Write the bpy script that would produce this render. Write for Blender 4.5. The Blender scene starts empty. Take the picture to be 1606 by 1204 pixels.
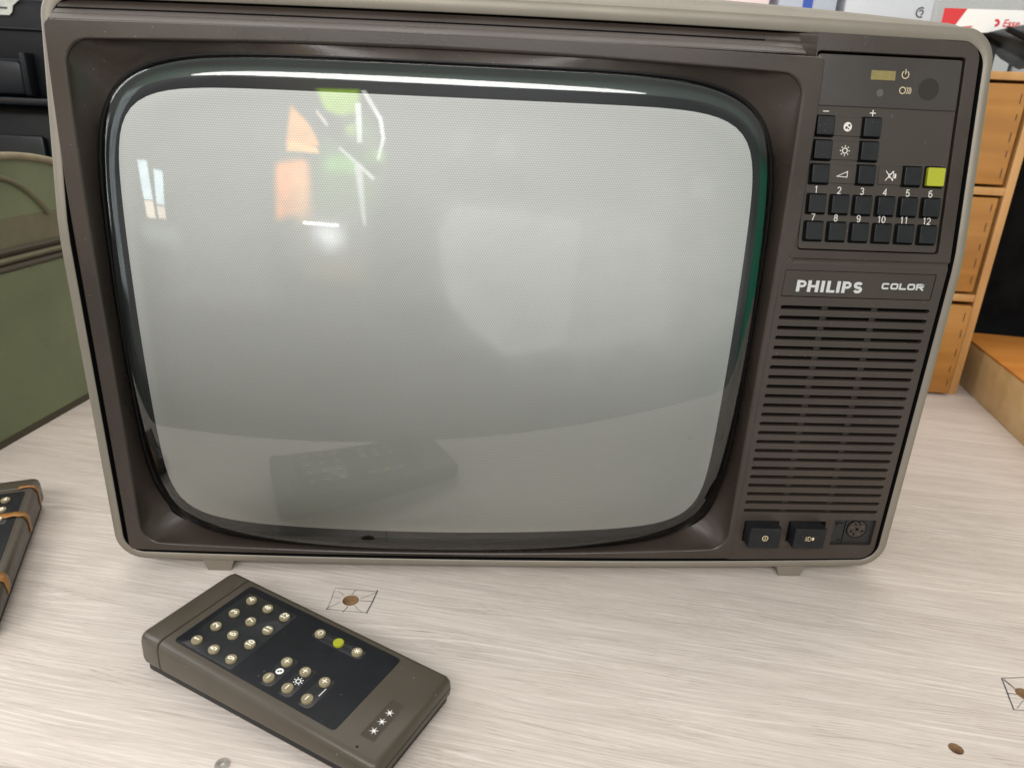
import bpy, bmesh, math, random
from mathutils import Vector, Matrix
from mathutils.geometry import tessellate_polygon
random.seed(7)
S = bpy.context.scene
COL = S.collection
R = math.radians

# ------------------------------------------------------------------ camera
cam_d = bpy.data.cameras.new('camera')
cam = bpy.data.objects.new('camera', cam_d); COL.objects.link(cam)
rx = Vector((0.9983, -0.0405, 0.0415)); dn = Vector((0.0241, -0.3598, -0.9327)); fw = Vector((0.0527, 0.9321, -0.3582))
fw.normalize(); rx = (rx - rx.dot(fw) * fw).normalized(); up = rx.cross(fw).normalized()
m = Matrix((rx, up, -fw)).transposed().to_4x4(); m.translation = (-0.0349, -0.5164, 0.3629)
cam.matrix_world = m
cam_d.sensor_width = 36; cam_d.lens = 24.949
cam_d.clip_start = 0.01; cam_d.clip_end = 60
cam_d.dof.use_dof = True; cam_d.dof.focus_distance = 0.56; cam_d.dof.aperture_fstop = 9.0
S.camera = cam
S.render.resolution_x = 1024; S.render.resolution_y = 767
S.view_settings.view_transform = 'Standard'; S.view_settings.look = 'None'
S.view_settings.exposure = 0.15; S.view_settings.gamma = 1.0
try: S.view_settings.use_curve_mapping = False
except Exception: pass
S.cycles.max_bounces = 10; S.cycles.transparent_max_bounces = 12
S.cycles.sample_clamp_indirect = 4.0

# ------------------------------------------------------------------ room light (world) and lamps
W = bpy.data.worlds.new('World'); S.world = W; W.use_nodes = True
def room_world():
    nt = W.node_tree; N = nt.nodes; Lk = nt.links; N.clear()
    def val(x, sock):
        if isinstance(x, (int, float)): sock.default_value = x
        else: Lk.new(x, sock)
    def mth(op, a, b=0.0, clamp=False):
        n = N.new('ShaderNodeMath'); n.operation = op; n.use_clamp = clamp
        val(a, n.inputs[0]); val(b, n.inputs[1]); return n.outputs[0]
    tc = N.new('ShaderNodeTexCoord'); G = tc.outputs['Generated']
    def dot(v):
        n = N.new('ShaderNodeVectorMath'); n.operation = 'DOT_PRODUCT'; Lk.new(G, n.inputs[0]); n.inputs[1].default_value = v
        return n.outputs['Value']
    def sstep(x, lo, hi):
        n = N.new('ShaderNodeMapRange'); n.interpolation_type = 'SMOOTHSTEP'
        Lk.new(x, n.inputs[0]); n.inputs[1].default_value = lo; n.inputs[2].default_value = hi
        return n.outputs[0]
    Z = dot((0, 0, 1)); X = dot((1, 0, 0)); Yd = dot((0, 1, 0))
    # the room: floor, walls, pale ceiling, blotched by the things standing in it
    ramp = N.new('ShaderNodeValToRGB'); Lk.new(mth('MULTIPLY_ADD', Z, 0.5), ramp.inputs[0])
    n = ramp.inputs[0].links[0].from_node; n.inputs[2].default_value = 0.5
    cr = ramp.color_ramp; cr.elements[0].position = 0.0; cr.elements[0].color = (0.10, 0.095, 0.09, 1)
    cr.elements[1].position = 1.0; cr.elements[1].color = (0.95, 0.93, 0.90, 1)
    for p, c in ((0.38, (0.13, 0.125, 0.12, 1)), (0.52, (0.26, 0.255, 0.25, 1)), (0.66, (0.34, 0.335, 0.33, 1)), (0.80, (0.70, 0.68, 0.66, 1))):
        e = cr.elements.new(p); e.color = c
    nz = N.new('ShaderNodeTexNoise'); nz.inputs['Scale'].default_value = 3.2; nz.inputs['Detail'].default_value = 5; Lk.new(G, nz.inputs['Vector'])
    mul = N.new('ShaderNodeMix'); mul.data_type = 'RGBA'; mul.blend_type = 'MULTIPLY'; mul.inputs[0].default_value = 1.0
    rr2 = N.new('ShaderNodeMapRange'); Lk.new(nz.outputs['Fac'], rr2.inputs[0]); rr2.inputs[1].default_value = 0.36; rr2.inputs[2].default_value = 0.64
    rr2.inputs[3].default_value = 0.6; rr2.inputs[4].default_value = 1.35
    Lk.new(ramp.outputs[0], mul.inputs[6]); Lk.new(rr2.outputs[0], mul.inputs[7])
    fb = N.new('ShaderNodeMapRange'); Lk.new(Yd, fb.inputs[0]); fb.inputs[1].default_value = 0.5; fb.inputs[2].default_value = -0.7
    fb.inputs[3].default_value = 0.8; fb.inputs[4].default_value = 1.25
    mul2 = N.new('ShaderNodeMix'); mul2.data_type = 'RGBA'; mul2.blend_type = 'MULTIPLY'; mul2.inputs[0].default_value = 1.0
    Lk.new(mul.outputs[2], mul2.inputs[6]); Lk.new(fb.outputs[0], mul2.inputs[7]); side = N.new('ShaderNodeMapRange'); Lk.new(X, side.inputs[0]); side.inputs[1].default_value = -0.2; side.inputs[2].default_value = 0.9
    mul3 = N.new('ShaderNodeMix'); mul3.data_type = 'RGBA'; mul3.blend_type = 'MULTIPLY'; Lk.new(side.outputs[0], mul3.inputs[0])
    Lk.new(mul2.outputs[2], mul3.inputs[6]); mul3.inputs[7].default_value = (0.42, 0.55, 0.45, 1); col = mul3.outputs[2]   # the room's dark green right-hand side
    # openings and bright things in the room behind the viewer, in the plane y = -1 of the room
    ny = mth('MAXIMUM', mth('MULTIPLY', Yd, -1.0), 0.001)
    A = mth('DIVIDE', X, ny); B = mth('DIVIDE', Z, ny)
    front = sstep(Yd, -0.02, -0.10)
    nb = N.new('ShaderNodeTexNoise'); nb.inputs['Scale'].default_value = 14; nb.inputs['Detail'].default_value = 5; Lk.new(G, nb.inputs['Vector'])
    mb = N.new('ShaderNodeMapRange'); Lk.new(nb.outputs['Fac'], mb.inputs[0]); mb.inputs[1].default_value = 0.35; mb.inputs[2].default_value = 0.6; mb.inputs[3].default_value = 0.65; mb.inputs[4].default_value = 1.0; blot = mb.outputs[0]
    def patch(poly, color, soft=0.01, strength=1.0):
        # a convex bright opening or thing in the room behind the viewer
        nonlocal col
        f = front; n_ = len(poly)
        area_ = sum(poly[i][0] * poly[(i + 1) % n_][1] - poly[(i + 1) % n_][0] * poly[i][1] for i in range(n_))
        sg = 1 if area_ > 0 else -1
        for i in range(n_):
            (x0, y0), (x1, y1) = poly[i], poly[(i + 1) % n_]
            L = math.hypot(x1 - x0, y1 - y0); nx_, ny_ = -(y1 - y0) / L * sg, (x1 - x0) / L * sg
            d = mth('ADD', mth('MULTIPLY', A, nx_), mth('MULTIPLY', B, ny_))
            c = nx_ * x0 + ny_ * y0
            f = mth('MULTIPLY', f, sstep(d, c - soft, c + soft))
        f = mth('MULTIPLY', f, mth('MULTIPLY', blot, strength))
        mx = N.new('ShaderNodeMix'); mx.data_type = 'RGBA'; mx.clamp_factor = True; Lk.new(f, mx.inputs[0]); Lk.new(col, mx.inputs[6]); mx.inputs[7].default_value = (*color, 1)
        col = mx.outputs[2]
    # soft bright band added high in front of the set to light the screen
    hb = mth('MULTIPLY', front, sstep(B, 0.34, 0.75))
    hm = N.new('ShaderNodeMix'); hm.data_type = 'RGBA'; Lk.new(hb, hm.inputs[0]); Lk.new(col, hm.inputs[6]); hm.inputs[7].default_value = (0.55, 0.53, 0.50, 1); col = hm.outputs[2]
    # a green curtain-like thing far off to the right of the set
    gf = mth('MULTIPLY', sstep(X, 0.72, 0.86), mth('MULTIPLY', sstep(Z, -0.45, -0.30), sstep(Z, 0.22, 0.10)))
    gm = N.new('ShaderNodeMix'); gm.data_type = 'RGBA'; Lk.new(gf, gm.inputs[0]); Lk.new(col, gm.inputs[6]); gm.inputs[7].default_value = (0.10, 0.62, 0.36, 1); col = gm.outputs[2]
    for p_ in PATCHES: patch(p_[0], p_[1], *p_[2:])
    bg = N.new('ShaderNodeBackground'); out = N.new('ShaderNodeOutputWorld')
    Lk.new(col, bg.inputs[0]); bg.inputs[1].default_value = WORLD_STRENGTH
    Lk.new(bg.outputs[0], out.inputs[0])
WORLD_STRENGTH = 1.0
PATCHES = [   # outlines (x, z) in a plane one metre behind the viewer's side of the room, radiance, softness, cover
    ([(-1.6, 0.10), (1.2, 0.02), (1.2, 0.42), (-1.6, 0.45)], (0.30, 0.30, 0.29), 0.10, 0.75),
    ([(-1.5, 0.04), (1.3, -0.04), (1.3, -0.60), (-1.5, -0.60)], (0.70, 0.70, 0.67), 0.08, 0.40),  # broad haze added to brighten the lower screen, not an object in the room
    ([(-0.86, 0.27), (-0.55, 0.28), (-0.52, 0.12), (-0.72, 0.09), (-0.86, 0.15)], (0.05, 0.05, 0.05), 0.04, 0.8),
    ([(-0.80, -0.01), (-0.50, 0.0), (-0.50, -0.26), (-0.86, -0.28)], (1.0, 0.99, 0.95), 0.05, 0.6),
    ([(-0.02, 0.03), (0.30, 0.00), (0.28, -0.33), (0.115, -0.36), (-0.03, -0.22), (-0.06, -0.04)], (3.0, 3.0, 3.1), 0.014, 0.45),
    ([(-0.05, 0.05), (0.55, 0.0), (0.60, -0.32), (0.115, -0.38), (-0.05, -0.22), (-0.07, -0.04)], (2.4, 2.4, 2.45), 0.05, 0.42),
    ([(-0.03, 0.05), (0.9, 0.02), (0.9, -0.36), (0.15, -0.42), (-0.03, -0.25)], (1.3, 1.3, 1.25), 0.14, 0.6),
    ([(-0.36, 0.14), (-0.26, 0.25), (-0.19, 0.15), (-0.21, 0.0), (-0.36, -0.02)], (0.9, 1.5, 0.6), 0.03, 0.8),
    ([(-0.36, 0.285), (-0.252, 0.285), (-0.255, 0.235), (-0.30, 0.225), (-0.34, 0.24)], (2.6, 4.4, 0.3), 0.010),
    ([(-0.33, 0.13), (-0.27, 0.14), (-0.23, 0.11), (-0.26, 0.09), (-0.34, 0.10)], (1.2, 3.4, 0.6), 0.016),
    ([(-0.25, 0.14), (-0.19, 0.15), (-0.19, 0.12), (-0.23, 0.115)], (1.4, 3.6, 0.5), 0.010),
    ([(-0.29, 0.20), (-0.262, 0.21), (-0.265, 0.17), (-0.29, 0.18)], (3.0, 4.2, 0.8), 0.008),
    ([(-0.375, 0.215), (-0.33, 0.235), (-0.19, 0.115), (-0.21, 0.085), (-0.24, 0.10)], (0.06, 0.06, 0.06), 0.010, 0.85),
    ([(-0.43, 0.25), (-0.443, 0.15), (-0.354, 0.155), (-0.375, 0.20)], (8.0, 3.3, 0.6), 0.008),
    ([(-0.43, 0.165), (-0.443, 0.140), (-0.354, 0.138), (-0.36, 0.15)], (9.0, 4.6, 1.2), 0.006),
    ([(-0.469, 0.11), (-0.40, 0.125), (-0.384, 0.115), (-0.385, 0.0), (-0.473, -0.028)], (7.5, 2.5, 0.5), 0.014),
    ([(-0.43, 0.10), (-0.384, 0.11), (-0.375, -0.03), (-0.42, -0.03)], (7.0, 3.6, 1.4), 0.022, 0.8),
    ([(-0.264, 0.255), (-0.249, 0.255), (-0.245, 0.165), (-0.258, 0.165)], (7, 7, 6.8), 0.003),
    ([(-0.264, 0.115), (-0.245, 0.115), (-0.236, -0.03), (-0.243, -0.03)], (5, 5, 5), 0.006),
    ([(-0.249, 0.282), (-0.238, 0.284), (-0.198, 0.225), (-0.206, 0.220)], (7, 7, 7), 0.003),
    ([(-0.206, 0.224), (-0.197, 0.227), (-0.188, 0.175), (-0.197, 0.172)], (7, 7, 7), 0.003),
    ([(-0.198, 0.176), (-0.188, 0.176), (-0.203, 0.125), (-0.209, 0.127)], (7, 7, 7), 0.003),
    ([(-0.305, 0.150), (-0.300, 0.155), (-0.212, 0.085), (-0.218, 0.078)], (5, 5, 5), 0.003),
    ([(-0.365, 0.235), (-0.36, 0.24), (-0.33, 0.205), (-0.335, 0.20)], (5, 4.5, 4), 0.004),
    ([(-0.43, 0.02), (-0.25, 0.02), (-0.25, -0.12), (-0.43, -0.12)], (1.9, 1.8, 1.7), 0.07, 0.7),
    ([(-0.365, -0.036), (-0.30, -0.036), (-0.30, -0.085), (-0.365, -0.085)], (9, 9.3, 9.6), 0.032, 0.8),
    ([(-0.399, -0.028), (-0.307, -0.030), (-0.307, -0.036), (-0.399, -0.034)], (18, 18, 18), 0.003),
    ([(-0.922, 0.106), (-0.888, 0.106), (-0.875, 0.0), (-0.907, 0.0)], (6, 7.4, 7.8), 0.004),
    ([(-0.906, -0.004), (-0.875, -0.004), (-0.870, -0.051), (-0.901, -0.051)], (7.5, 6.3, 5.0), 0.004),
    ([(-0.866, 0.085), (-0.832, 0.080), (-0.832, -0.012), (-0.862, -0.010)], (6, 7.4, 7.8), 0.004),
    ([(-0.862, -0.015), (-0.832, -0.016), (-0.830, -0.049), (-0.859, -0.049)], (7.5, 6.3, 5.0), 0.004),
    ([(-0.94, -0.06), (-0.80, -0.06), (-0.78, -0.12), (-0.92, -0.12)], (1.6, 1.7, 1.8), 0.03, 0.7),
    ([(-0.40, -0.13), (-0.26, -0.11), (-0.24, -0.17), (-0.40, -0.17)], (1.5, 1.1, 0.65), 0.03, 0.6),
    ([(0.44, 0.14), (0.56, 0.12), (0.60, 0.02), (0.46, 0.04)], (1.0, 1.0, 1.0), 0.05, 0.6),
    ([(0.62, 0.12), (0.70, 0.12), (0.70, 0.06), (0.62, 0.06)], (1.1, 1.1, 1.1), 0.02, 0.6),
    ([(-0.02, 0.20), (0.02, 0.20), (0.0, 0.145), (-0.035, 0.14)], (0.9, 0.9, 0.9), 0.015, 0.7),
    ([(0.09, 0.20), (0.13, 0.19), (0.12, 0.14), (0.07, 0.145)], (0.9, 0.9, 0.9), 0.015, 0.7),
    ([(-0.05, 0.13), (0.16, 0.13), (0.17, 0.04), (-0.05, 0.05)], (0.08, 0.08, 0.08), 0.03, 0.6),
    ([(-1.9, 0.9), (-1.3, 0.7), (-1.3, -0.35), (-1.9, -0.4)], (1.6, 1.75, 1.8), 0.05),
    ([(-4.5, 0.9), (-2.6, 0.7), (-2.6, -0.2), (-4.5, -0.3)], (3.2, 3.4, 3.3), 0.10),
]
room_world()
def area(name, loc, target, sx, sy, power, color):
    d = bpy.data.lights.new(name, 'AREA'); d.shape = 'ELLIPSE' if name == 'front_fill' else 'RECTANGLE'; d.size = sx; d.size_y = sy; d.energy = power; d.color = color
    o = bpy.data.objects.new(name, d); COL.objects.link(o); o.location = loc
    o.rotation_euler = (Vector(target) - Vector(loc)).to_track_quat('-Z', 'Y').to_euler(); return o
area('ceiling_lamp', (0.05, 0.60, 1.75), (0, 0.05, 0), 2.6, 0.8, 13, (1.0, 0.94, 0.88))
area('front_fill', (-0.30, -2.0, 1.55), (-0.05, 0.0, 0.15), 3.0, 0.55, 46, (1.0, 0.98, 0.96))  # unseen fill light added to brighten the screen; no window stands here
area('side_window', (-1.6, 0.0, 0.95), (-0.25, -0.1, 0.0), 0.8, 1.0, 11, (0.93, 0.97, 1.0))

# ------------------------------------------------------------------ materials
def mat(name, color, rough=0.5, metal=0.0, var=0.0, vscale=30.0, bump=0.0, bscale=400.0, spec=None, rvar=0.0, coat=0.0, speck=0.0):
    m = bpy.data.materials.new(name); m.use_nodes = True
    nt = m.node_tree; N = nt.nodes; Lk = nt.links
    P = N['Principled BSDF']; P.inputs['Roughness'].default_value = rough; P.inputs['Metallic'].default_value = metal
    P.inputs['Base Color'].default_value = (*color, 1)
    P.inputs['Specular IOR Level'].default_value = spec if spec is not None else 0.35
    if coat: P.inputs['Coat Weight'].default_value = coat; P.inputs['Coat Roughness'].default_value = 0.08
    tc = N.new('ShaderNodeTexCoord'); V = tc.outputs['Object']
    c_out = None
    if var:
        n = N.new('ShaderNodeTexNoise'); n.inputs['Scale'].default_value = vscale; n.inputs['Detail'].default_value = 6; Lk.new(V, n.inputs['Vector'])
        r = N.new('ShaderNodeMapRange'); Lk.new(n.outputs['Fac'], r.inputs[0]); r.inputs[1].default_value = 0.3; r.inputs[2].default_value = 0.7
        r.inputs[3].default_value = 1 - var; r.inputs[4].default_value = 1 + var
        mx = N.new('ShaderNodeMix'); mx.data_type = 'RGBA'; mx.blend_type = 'MULTIPLY'; mx.inputs[0].default_value = 1
        mx.inputs[6].default_value = (*color, 1); Lk.new(r.outputs[0], mx.inputs[7]); c_out = mx.outputs[2]
    if speck:   # dust and fine pale specks lying on the surface
        n = N.new('ShaderNodeTexVoronoi'); n.inputs['Scale'].default_value = 260; Lk.new(V, n.inputs['Vector'])
        r = N.new('ShaderNodeMapRange'); Lk.new(n.outputs['Distance'], r.inputs[0]); r.inputs[1].default_value = 0.13; r.inputs[2].default_value = 0.07
        r.inputs[3].default_value = 0; r.inputs[4].default_value = speck
        sc_ = N.new('ShaderNodeSeparateColor'); Lk.new(n.outputs['Color'], sc_.inputs[0])
        gt = N.new('ShaderNodeMath'); gt.operation = 'GREATER_THAN'; Lk.new(sc_.outputs[0], gt.inputs[0]); gt.inputs[1].default_value = 0.90
        ml = N.new('ShaderNodeMath'); ml.operation = 'MULTIPLY'; Lk.new(r.outputs[0], ml.inputs[0]); Lk.new(gt.outputs[0], ml.inputs[1]); r = ml
        mx = N.new('ShaderNodeMix'); mx.data_type = 'RGBA'; Lk.new(r.outputs[0], mx.inputs[0])
        if c_out: Lk.new(c_out, mx.inputs[6])
        else: mx.inputs[6].default_value = (*color, 1)
        mx.inputs[7].default_value = (0.45, 0.43, 0.40, 1); c_out = mx.outputs[2]
    if c_out: Lk.new(c_out, P.inputs['Base Color'])
    if rvar:
        n = N.new('ShaderNodeTexNoise'); n.inputs['Scale'].default_value = 14; n.inputs['Detail'].default_value = 7; Lk.new(V, n.inputs['Vector'])
        r = N.new('ShaderNodeMapRange'); Lk.new(n.outputs['Fac'], r.inputs[0]); r.inputs[1].default_value = 0.3; r.inputs[2].default_value = 0.7
        r.inputs[3].default_value = max(0.02, rough - rvar); r.inputs[4].default_value = rough + rvar
        Lk.new(r.outputs[0], P.inputs['Roughness'])
    if bump:
        n = N.new('ShaderNodeTexNoise'); n.inputs['Scale'].default_value = bscale; n.inputs['Detail'].default_value = 3; Lk.new(V, n.inputs['Vector'])
        b = N.new('ShaderNodeBump'); b.inputs['Strength'].default_value = bump; b.inputs['Distance'].default_value = 0.001
        Lk.new(n.outputs['Fac'], b.inputs['Height']); Lk.new(b.outputs[0], P.inputs['Normal'])
    return m

M = {}
M['brown'] = mat('brown_plastic', (0.040, 0.0305, 0.025), 0.31, var=0.16, vscale=14, bump=0.12, bscale=1500, rvar=0.08, speck=0.25)
M['panel'] = mat('panel_brown', (0.040, 0.031, 0.025), 0.45, var=0.12, vscale=22, bump=0.08, bscale=1800, rvar=0.07, speck=0.25)
M['silver'] = mat('silver_paint', (0.205, 0.183, 0.150), 0.44, metal=0.3, var=0.05, vscale=40, bump=0.08, bscale=1200, rvar=0.05)
M['black'] = mat('black_gap', (0.004, 0.004, 0.004), 0.8, spec=0.08)
M['rubber'] = mat('black_rubber', (0.006, 0.006, 0.007), 0.4, spec=0.2)
M['button'] = mat('dark_button', (0.0092, 0.0099, 0.0115), 0.42, var=0.25, vscale=120, rvar=0.1, speck=0.15, spec=0.28)
M['green_key'] = mat('yellow_green_key', (0.33, 0.345, 0.02), 0.45, var=0.05)
M['print'] = mat('pale_print', (0.62, 0.60, 0.55), 0.6)
M['cream'] = mat('cream_print', (0.62, 0.52, 0.33), 0.6)
M['letter'] = mat('silver_letter', (0.55, 0.55, 0.54), 0.35, metal=0.35)
M['window'] = mat('smoked_window', (0.040, 0.034, 0.031), 0.24, rvar=0.08, spec=0.45)
M['display'] = mat('olive_display', (0.20, 0.165, 0.055), 0.5, var=0.15, vscale=300)
M['lens'] = mat('grey_lens', (0.085, 0.08, 0.075), 0.3)
M['sensor'] = mat('dark_sensor', (0.032, 0.028, 0.025), 0.15)
M['rc'] = mat('remote_olive', (0.064, 0.052, 0.038), 0.34, var=0.06, vscale=40, bump=0.08, bscale=1500, rvar=0.06, speck=0.5, spec=0.4)
M['rc_shade'] = mat('remote_shaded_field', (0.050, 0.040, 0.029), 0.45)  # shell colour darkened to give the recessed emblem bar its shade
M['rc_base'] = mat('remote_base', (0.010, 0.010, 0.010), 0.5)
M['keypad'] = mat('keypad_black', (0.008, 0.009, 0.0115), 0.42, var=0.2, vscale=90, rvar=0.08, speck=0.35, spec=0.25)
M['keypad_gloss'] = mat('keypad_gloss', (0.014, 0.015, 0.017), 0.24, spec=0.45)
M['key'] = mat('beige_key', (0.245, 0.205, 0.125), 0.5, var=0.12, vscale=250)
M['key_print'] = mat('ivory_print', (0.88, 0.84, 0.70), 0.6)
M['white'] = mat('white_print', (0.82, 0.82, 0.80), 0.5)
M['tape'] = mat('brown_tape', (0.30, 0.135, 0.035), 0.3, var=0.4, vscale=60, bump=0.5, bscale=180)
M['steel'] = mat('screw_steel', (0.5, 0.48, 0.44), 0.3, metal=0.9, var=0.2, vscale=400)
M['hole'] = mat('drilled_chipboard', (0.27, 0.165, 0.085), 0.9, var=0.35, vscale=900)
M['pencil'] = mat('pencil', (0.10, 0.10, 0.11), 0.7, var=0.3, vscale=300)
M['case_green'] = mat('green_leatherette', (0.140, 0.168, 0.088), 0.33, var=0.16, vscale=9, bump=0.35, bscale=700, rvar=0.08)
M['piping'] = mat('piping', (0.24, 0.205, 0.13), 0.55, var=0.15, vscale=60)
M['band'] = mat('seam_band', (0.135, 0.125, 0.075), 0.55, var=0.15, vscale=40, bump=0.3, bscale=500)
M['dark_piping'] = mat('dark_piping', (0.05, 0.042, 0.026), 0.5)
M['case_black'] = mat('black_case_plastic', (0.005, 0.0055, 0.0075), 0.42, var=0.3, vscale=12, bump=0.15, bscale=500, rvar=0.1, spec=0.15)
M['latch'] = mat('latch_plastic', (0.008, 0.0095, 0.0135), 0.30, rvar=0.08, spec=0.22)
M['label'] = mat('worn_label', (0.50, 0.50, 0.46), 0.35, var=0.3, vscale=30)
M['cloth'] = mat('black_cloth', (0.006, 0.006, 0.0065), 0.9, spec=0.05, var=0.4, vscale=25, bump=0.5, bscale=120)
M['grey_plastic'] = mat('dark_grey_plastic', (0.035, 0.038, 0.042), 0.38, rvar=0.08, var=0.1)
M['carton'] = mat('pale_carton', (0.52, 0.55, 0.60), 0.5, var=0.04)
M['carton2'] = mat('blue_grey_carton', (0.40, 0.44, 0.52), 0.5, var=0.04)
M['pink_carton'] = mat('pinkish_carton', (0.72, 0.60, 0.60), 0.5, var=0.04)
M['blue'] = mat('blue_print', (0.03, 0.08, 0.40), 0.5)
M['ink'] = mat('dark_ink', (0.03, 0.03, 0.035), 0.5)
M['red'] = mat('red_print', (0.62, 0.035, 0.04), 0.5)
M['wall'] = mat('pale_wall', (0.78, 0.75, 0.72), 0.9, var=0.04, vscale=4)
M['socket'] = mat('socket_black', (0.016, 0.016, 0.016), 0.45)
M['pin'] = mat('socket_metal', (0.10, 0.095, 0.085), 0.35, metal=0.5)

def wood_mat(name, c1, c2, scale=1.0, rough=0.45, axis='X'):
    m = bpy.data.materials.new(name); m.use_nodes = True
    nt = m.node_tree; N = nt.nodes; Lk = nt.links; P = N['Principled BSDF']; P.inputs['Roughness'].default_value = rough
    tc = N.new('ShaderNodeTexCoord'); mp = N.new('ShaderNodeMapping'); Lk.new(tc.outputs['Object'], mp.inputs[0])
    mp.inputs['Scale'].default_value = {'X': (3, 45, 45), 'Z': (45, 45, 3)}[axis]
    n = N.new('ShaderNodeTexNoise'); n.inputs['Scale'].default_value = scale; n.inputs['Detail'].default_value = 6; n.inputs['Distortion'].default_value = 0.6
    Lk.new(mp.outputs[0], n.inputs['Vector'])
    n2 = N.new('ShaderNodeTexNoise'); n2.inputs['Scale'].default_value = 7; n2.inputs['Detail'].default_value = 3; Lk.new(tc.outputs['Object'], n2.inputs['Vector'])
    ad = N.new('ShaderNodeMath'); ad.operation = 'ADD'; Lk.new(n.outputs['Fac'], ad.inputs[0]); Lk.new(n2.outputs['Fac'], ad.inputs[1])
    r = N.new('ShaderNodeValToRGB'); hv = N.new('ShaderNodeMath'); hv.operation = 'MULTIPLY'; hv.inputs[1].default_value = 0.5
    Lk.new(ad.outputs[0], hv.inputs[0]); Lk.new(hv.outputs[0], r.inputs[0])
    r.color_ramp.elements[0].position = 0.36; r.color_ramp.elements[0].color = (*c1, 1)
    r.color_ramp.elements[1].position = 0.64; r.color_ramp.elements[1].color = (*c2, 1)
    Lk.new(r.outputs[0], P.inputs['Base Color'])
    b = N.new('ShaderNodeBump'); b.inputs['Strength'].default_value = 0.15; b.inputs['Distance'].default_value = 0.001
    Lk.new(n.outputs['Fac'], b.inputs['Height']); Lk.new(b.outputs[0], P.inputs['Normal'])
    return m
M['ply'] = wood_mat('honey_plywood', (0.31, 0.135, 0.028), (0.46, 0.215, 0.052))
M['ply_edge'] = wood_mat('plywood_edge', (0.40, 0.20, 0.065), (0.60, 0.34, 0.13), axis='Z')
M['board_side'] = wood_mat('pale_board_edge', (0.55, 0.38, 0.17), (0.68, 0.50, 0.26))
M['board_top'] = wood_mat('orange_board_top', (0.48, 0.175, 0.032), (0.62, 0.26, 0.06), rough=0.3)

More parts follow.
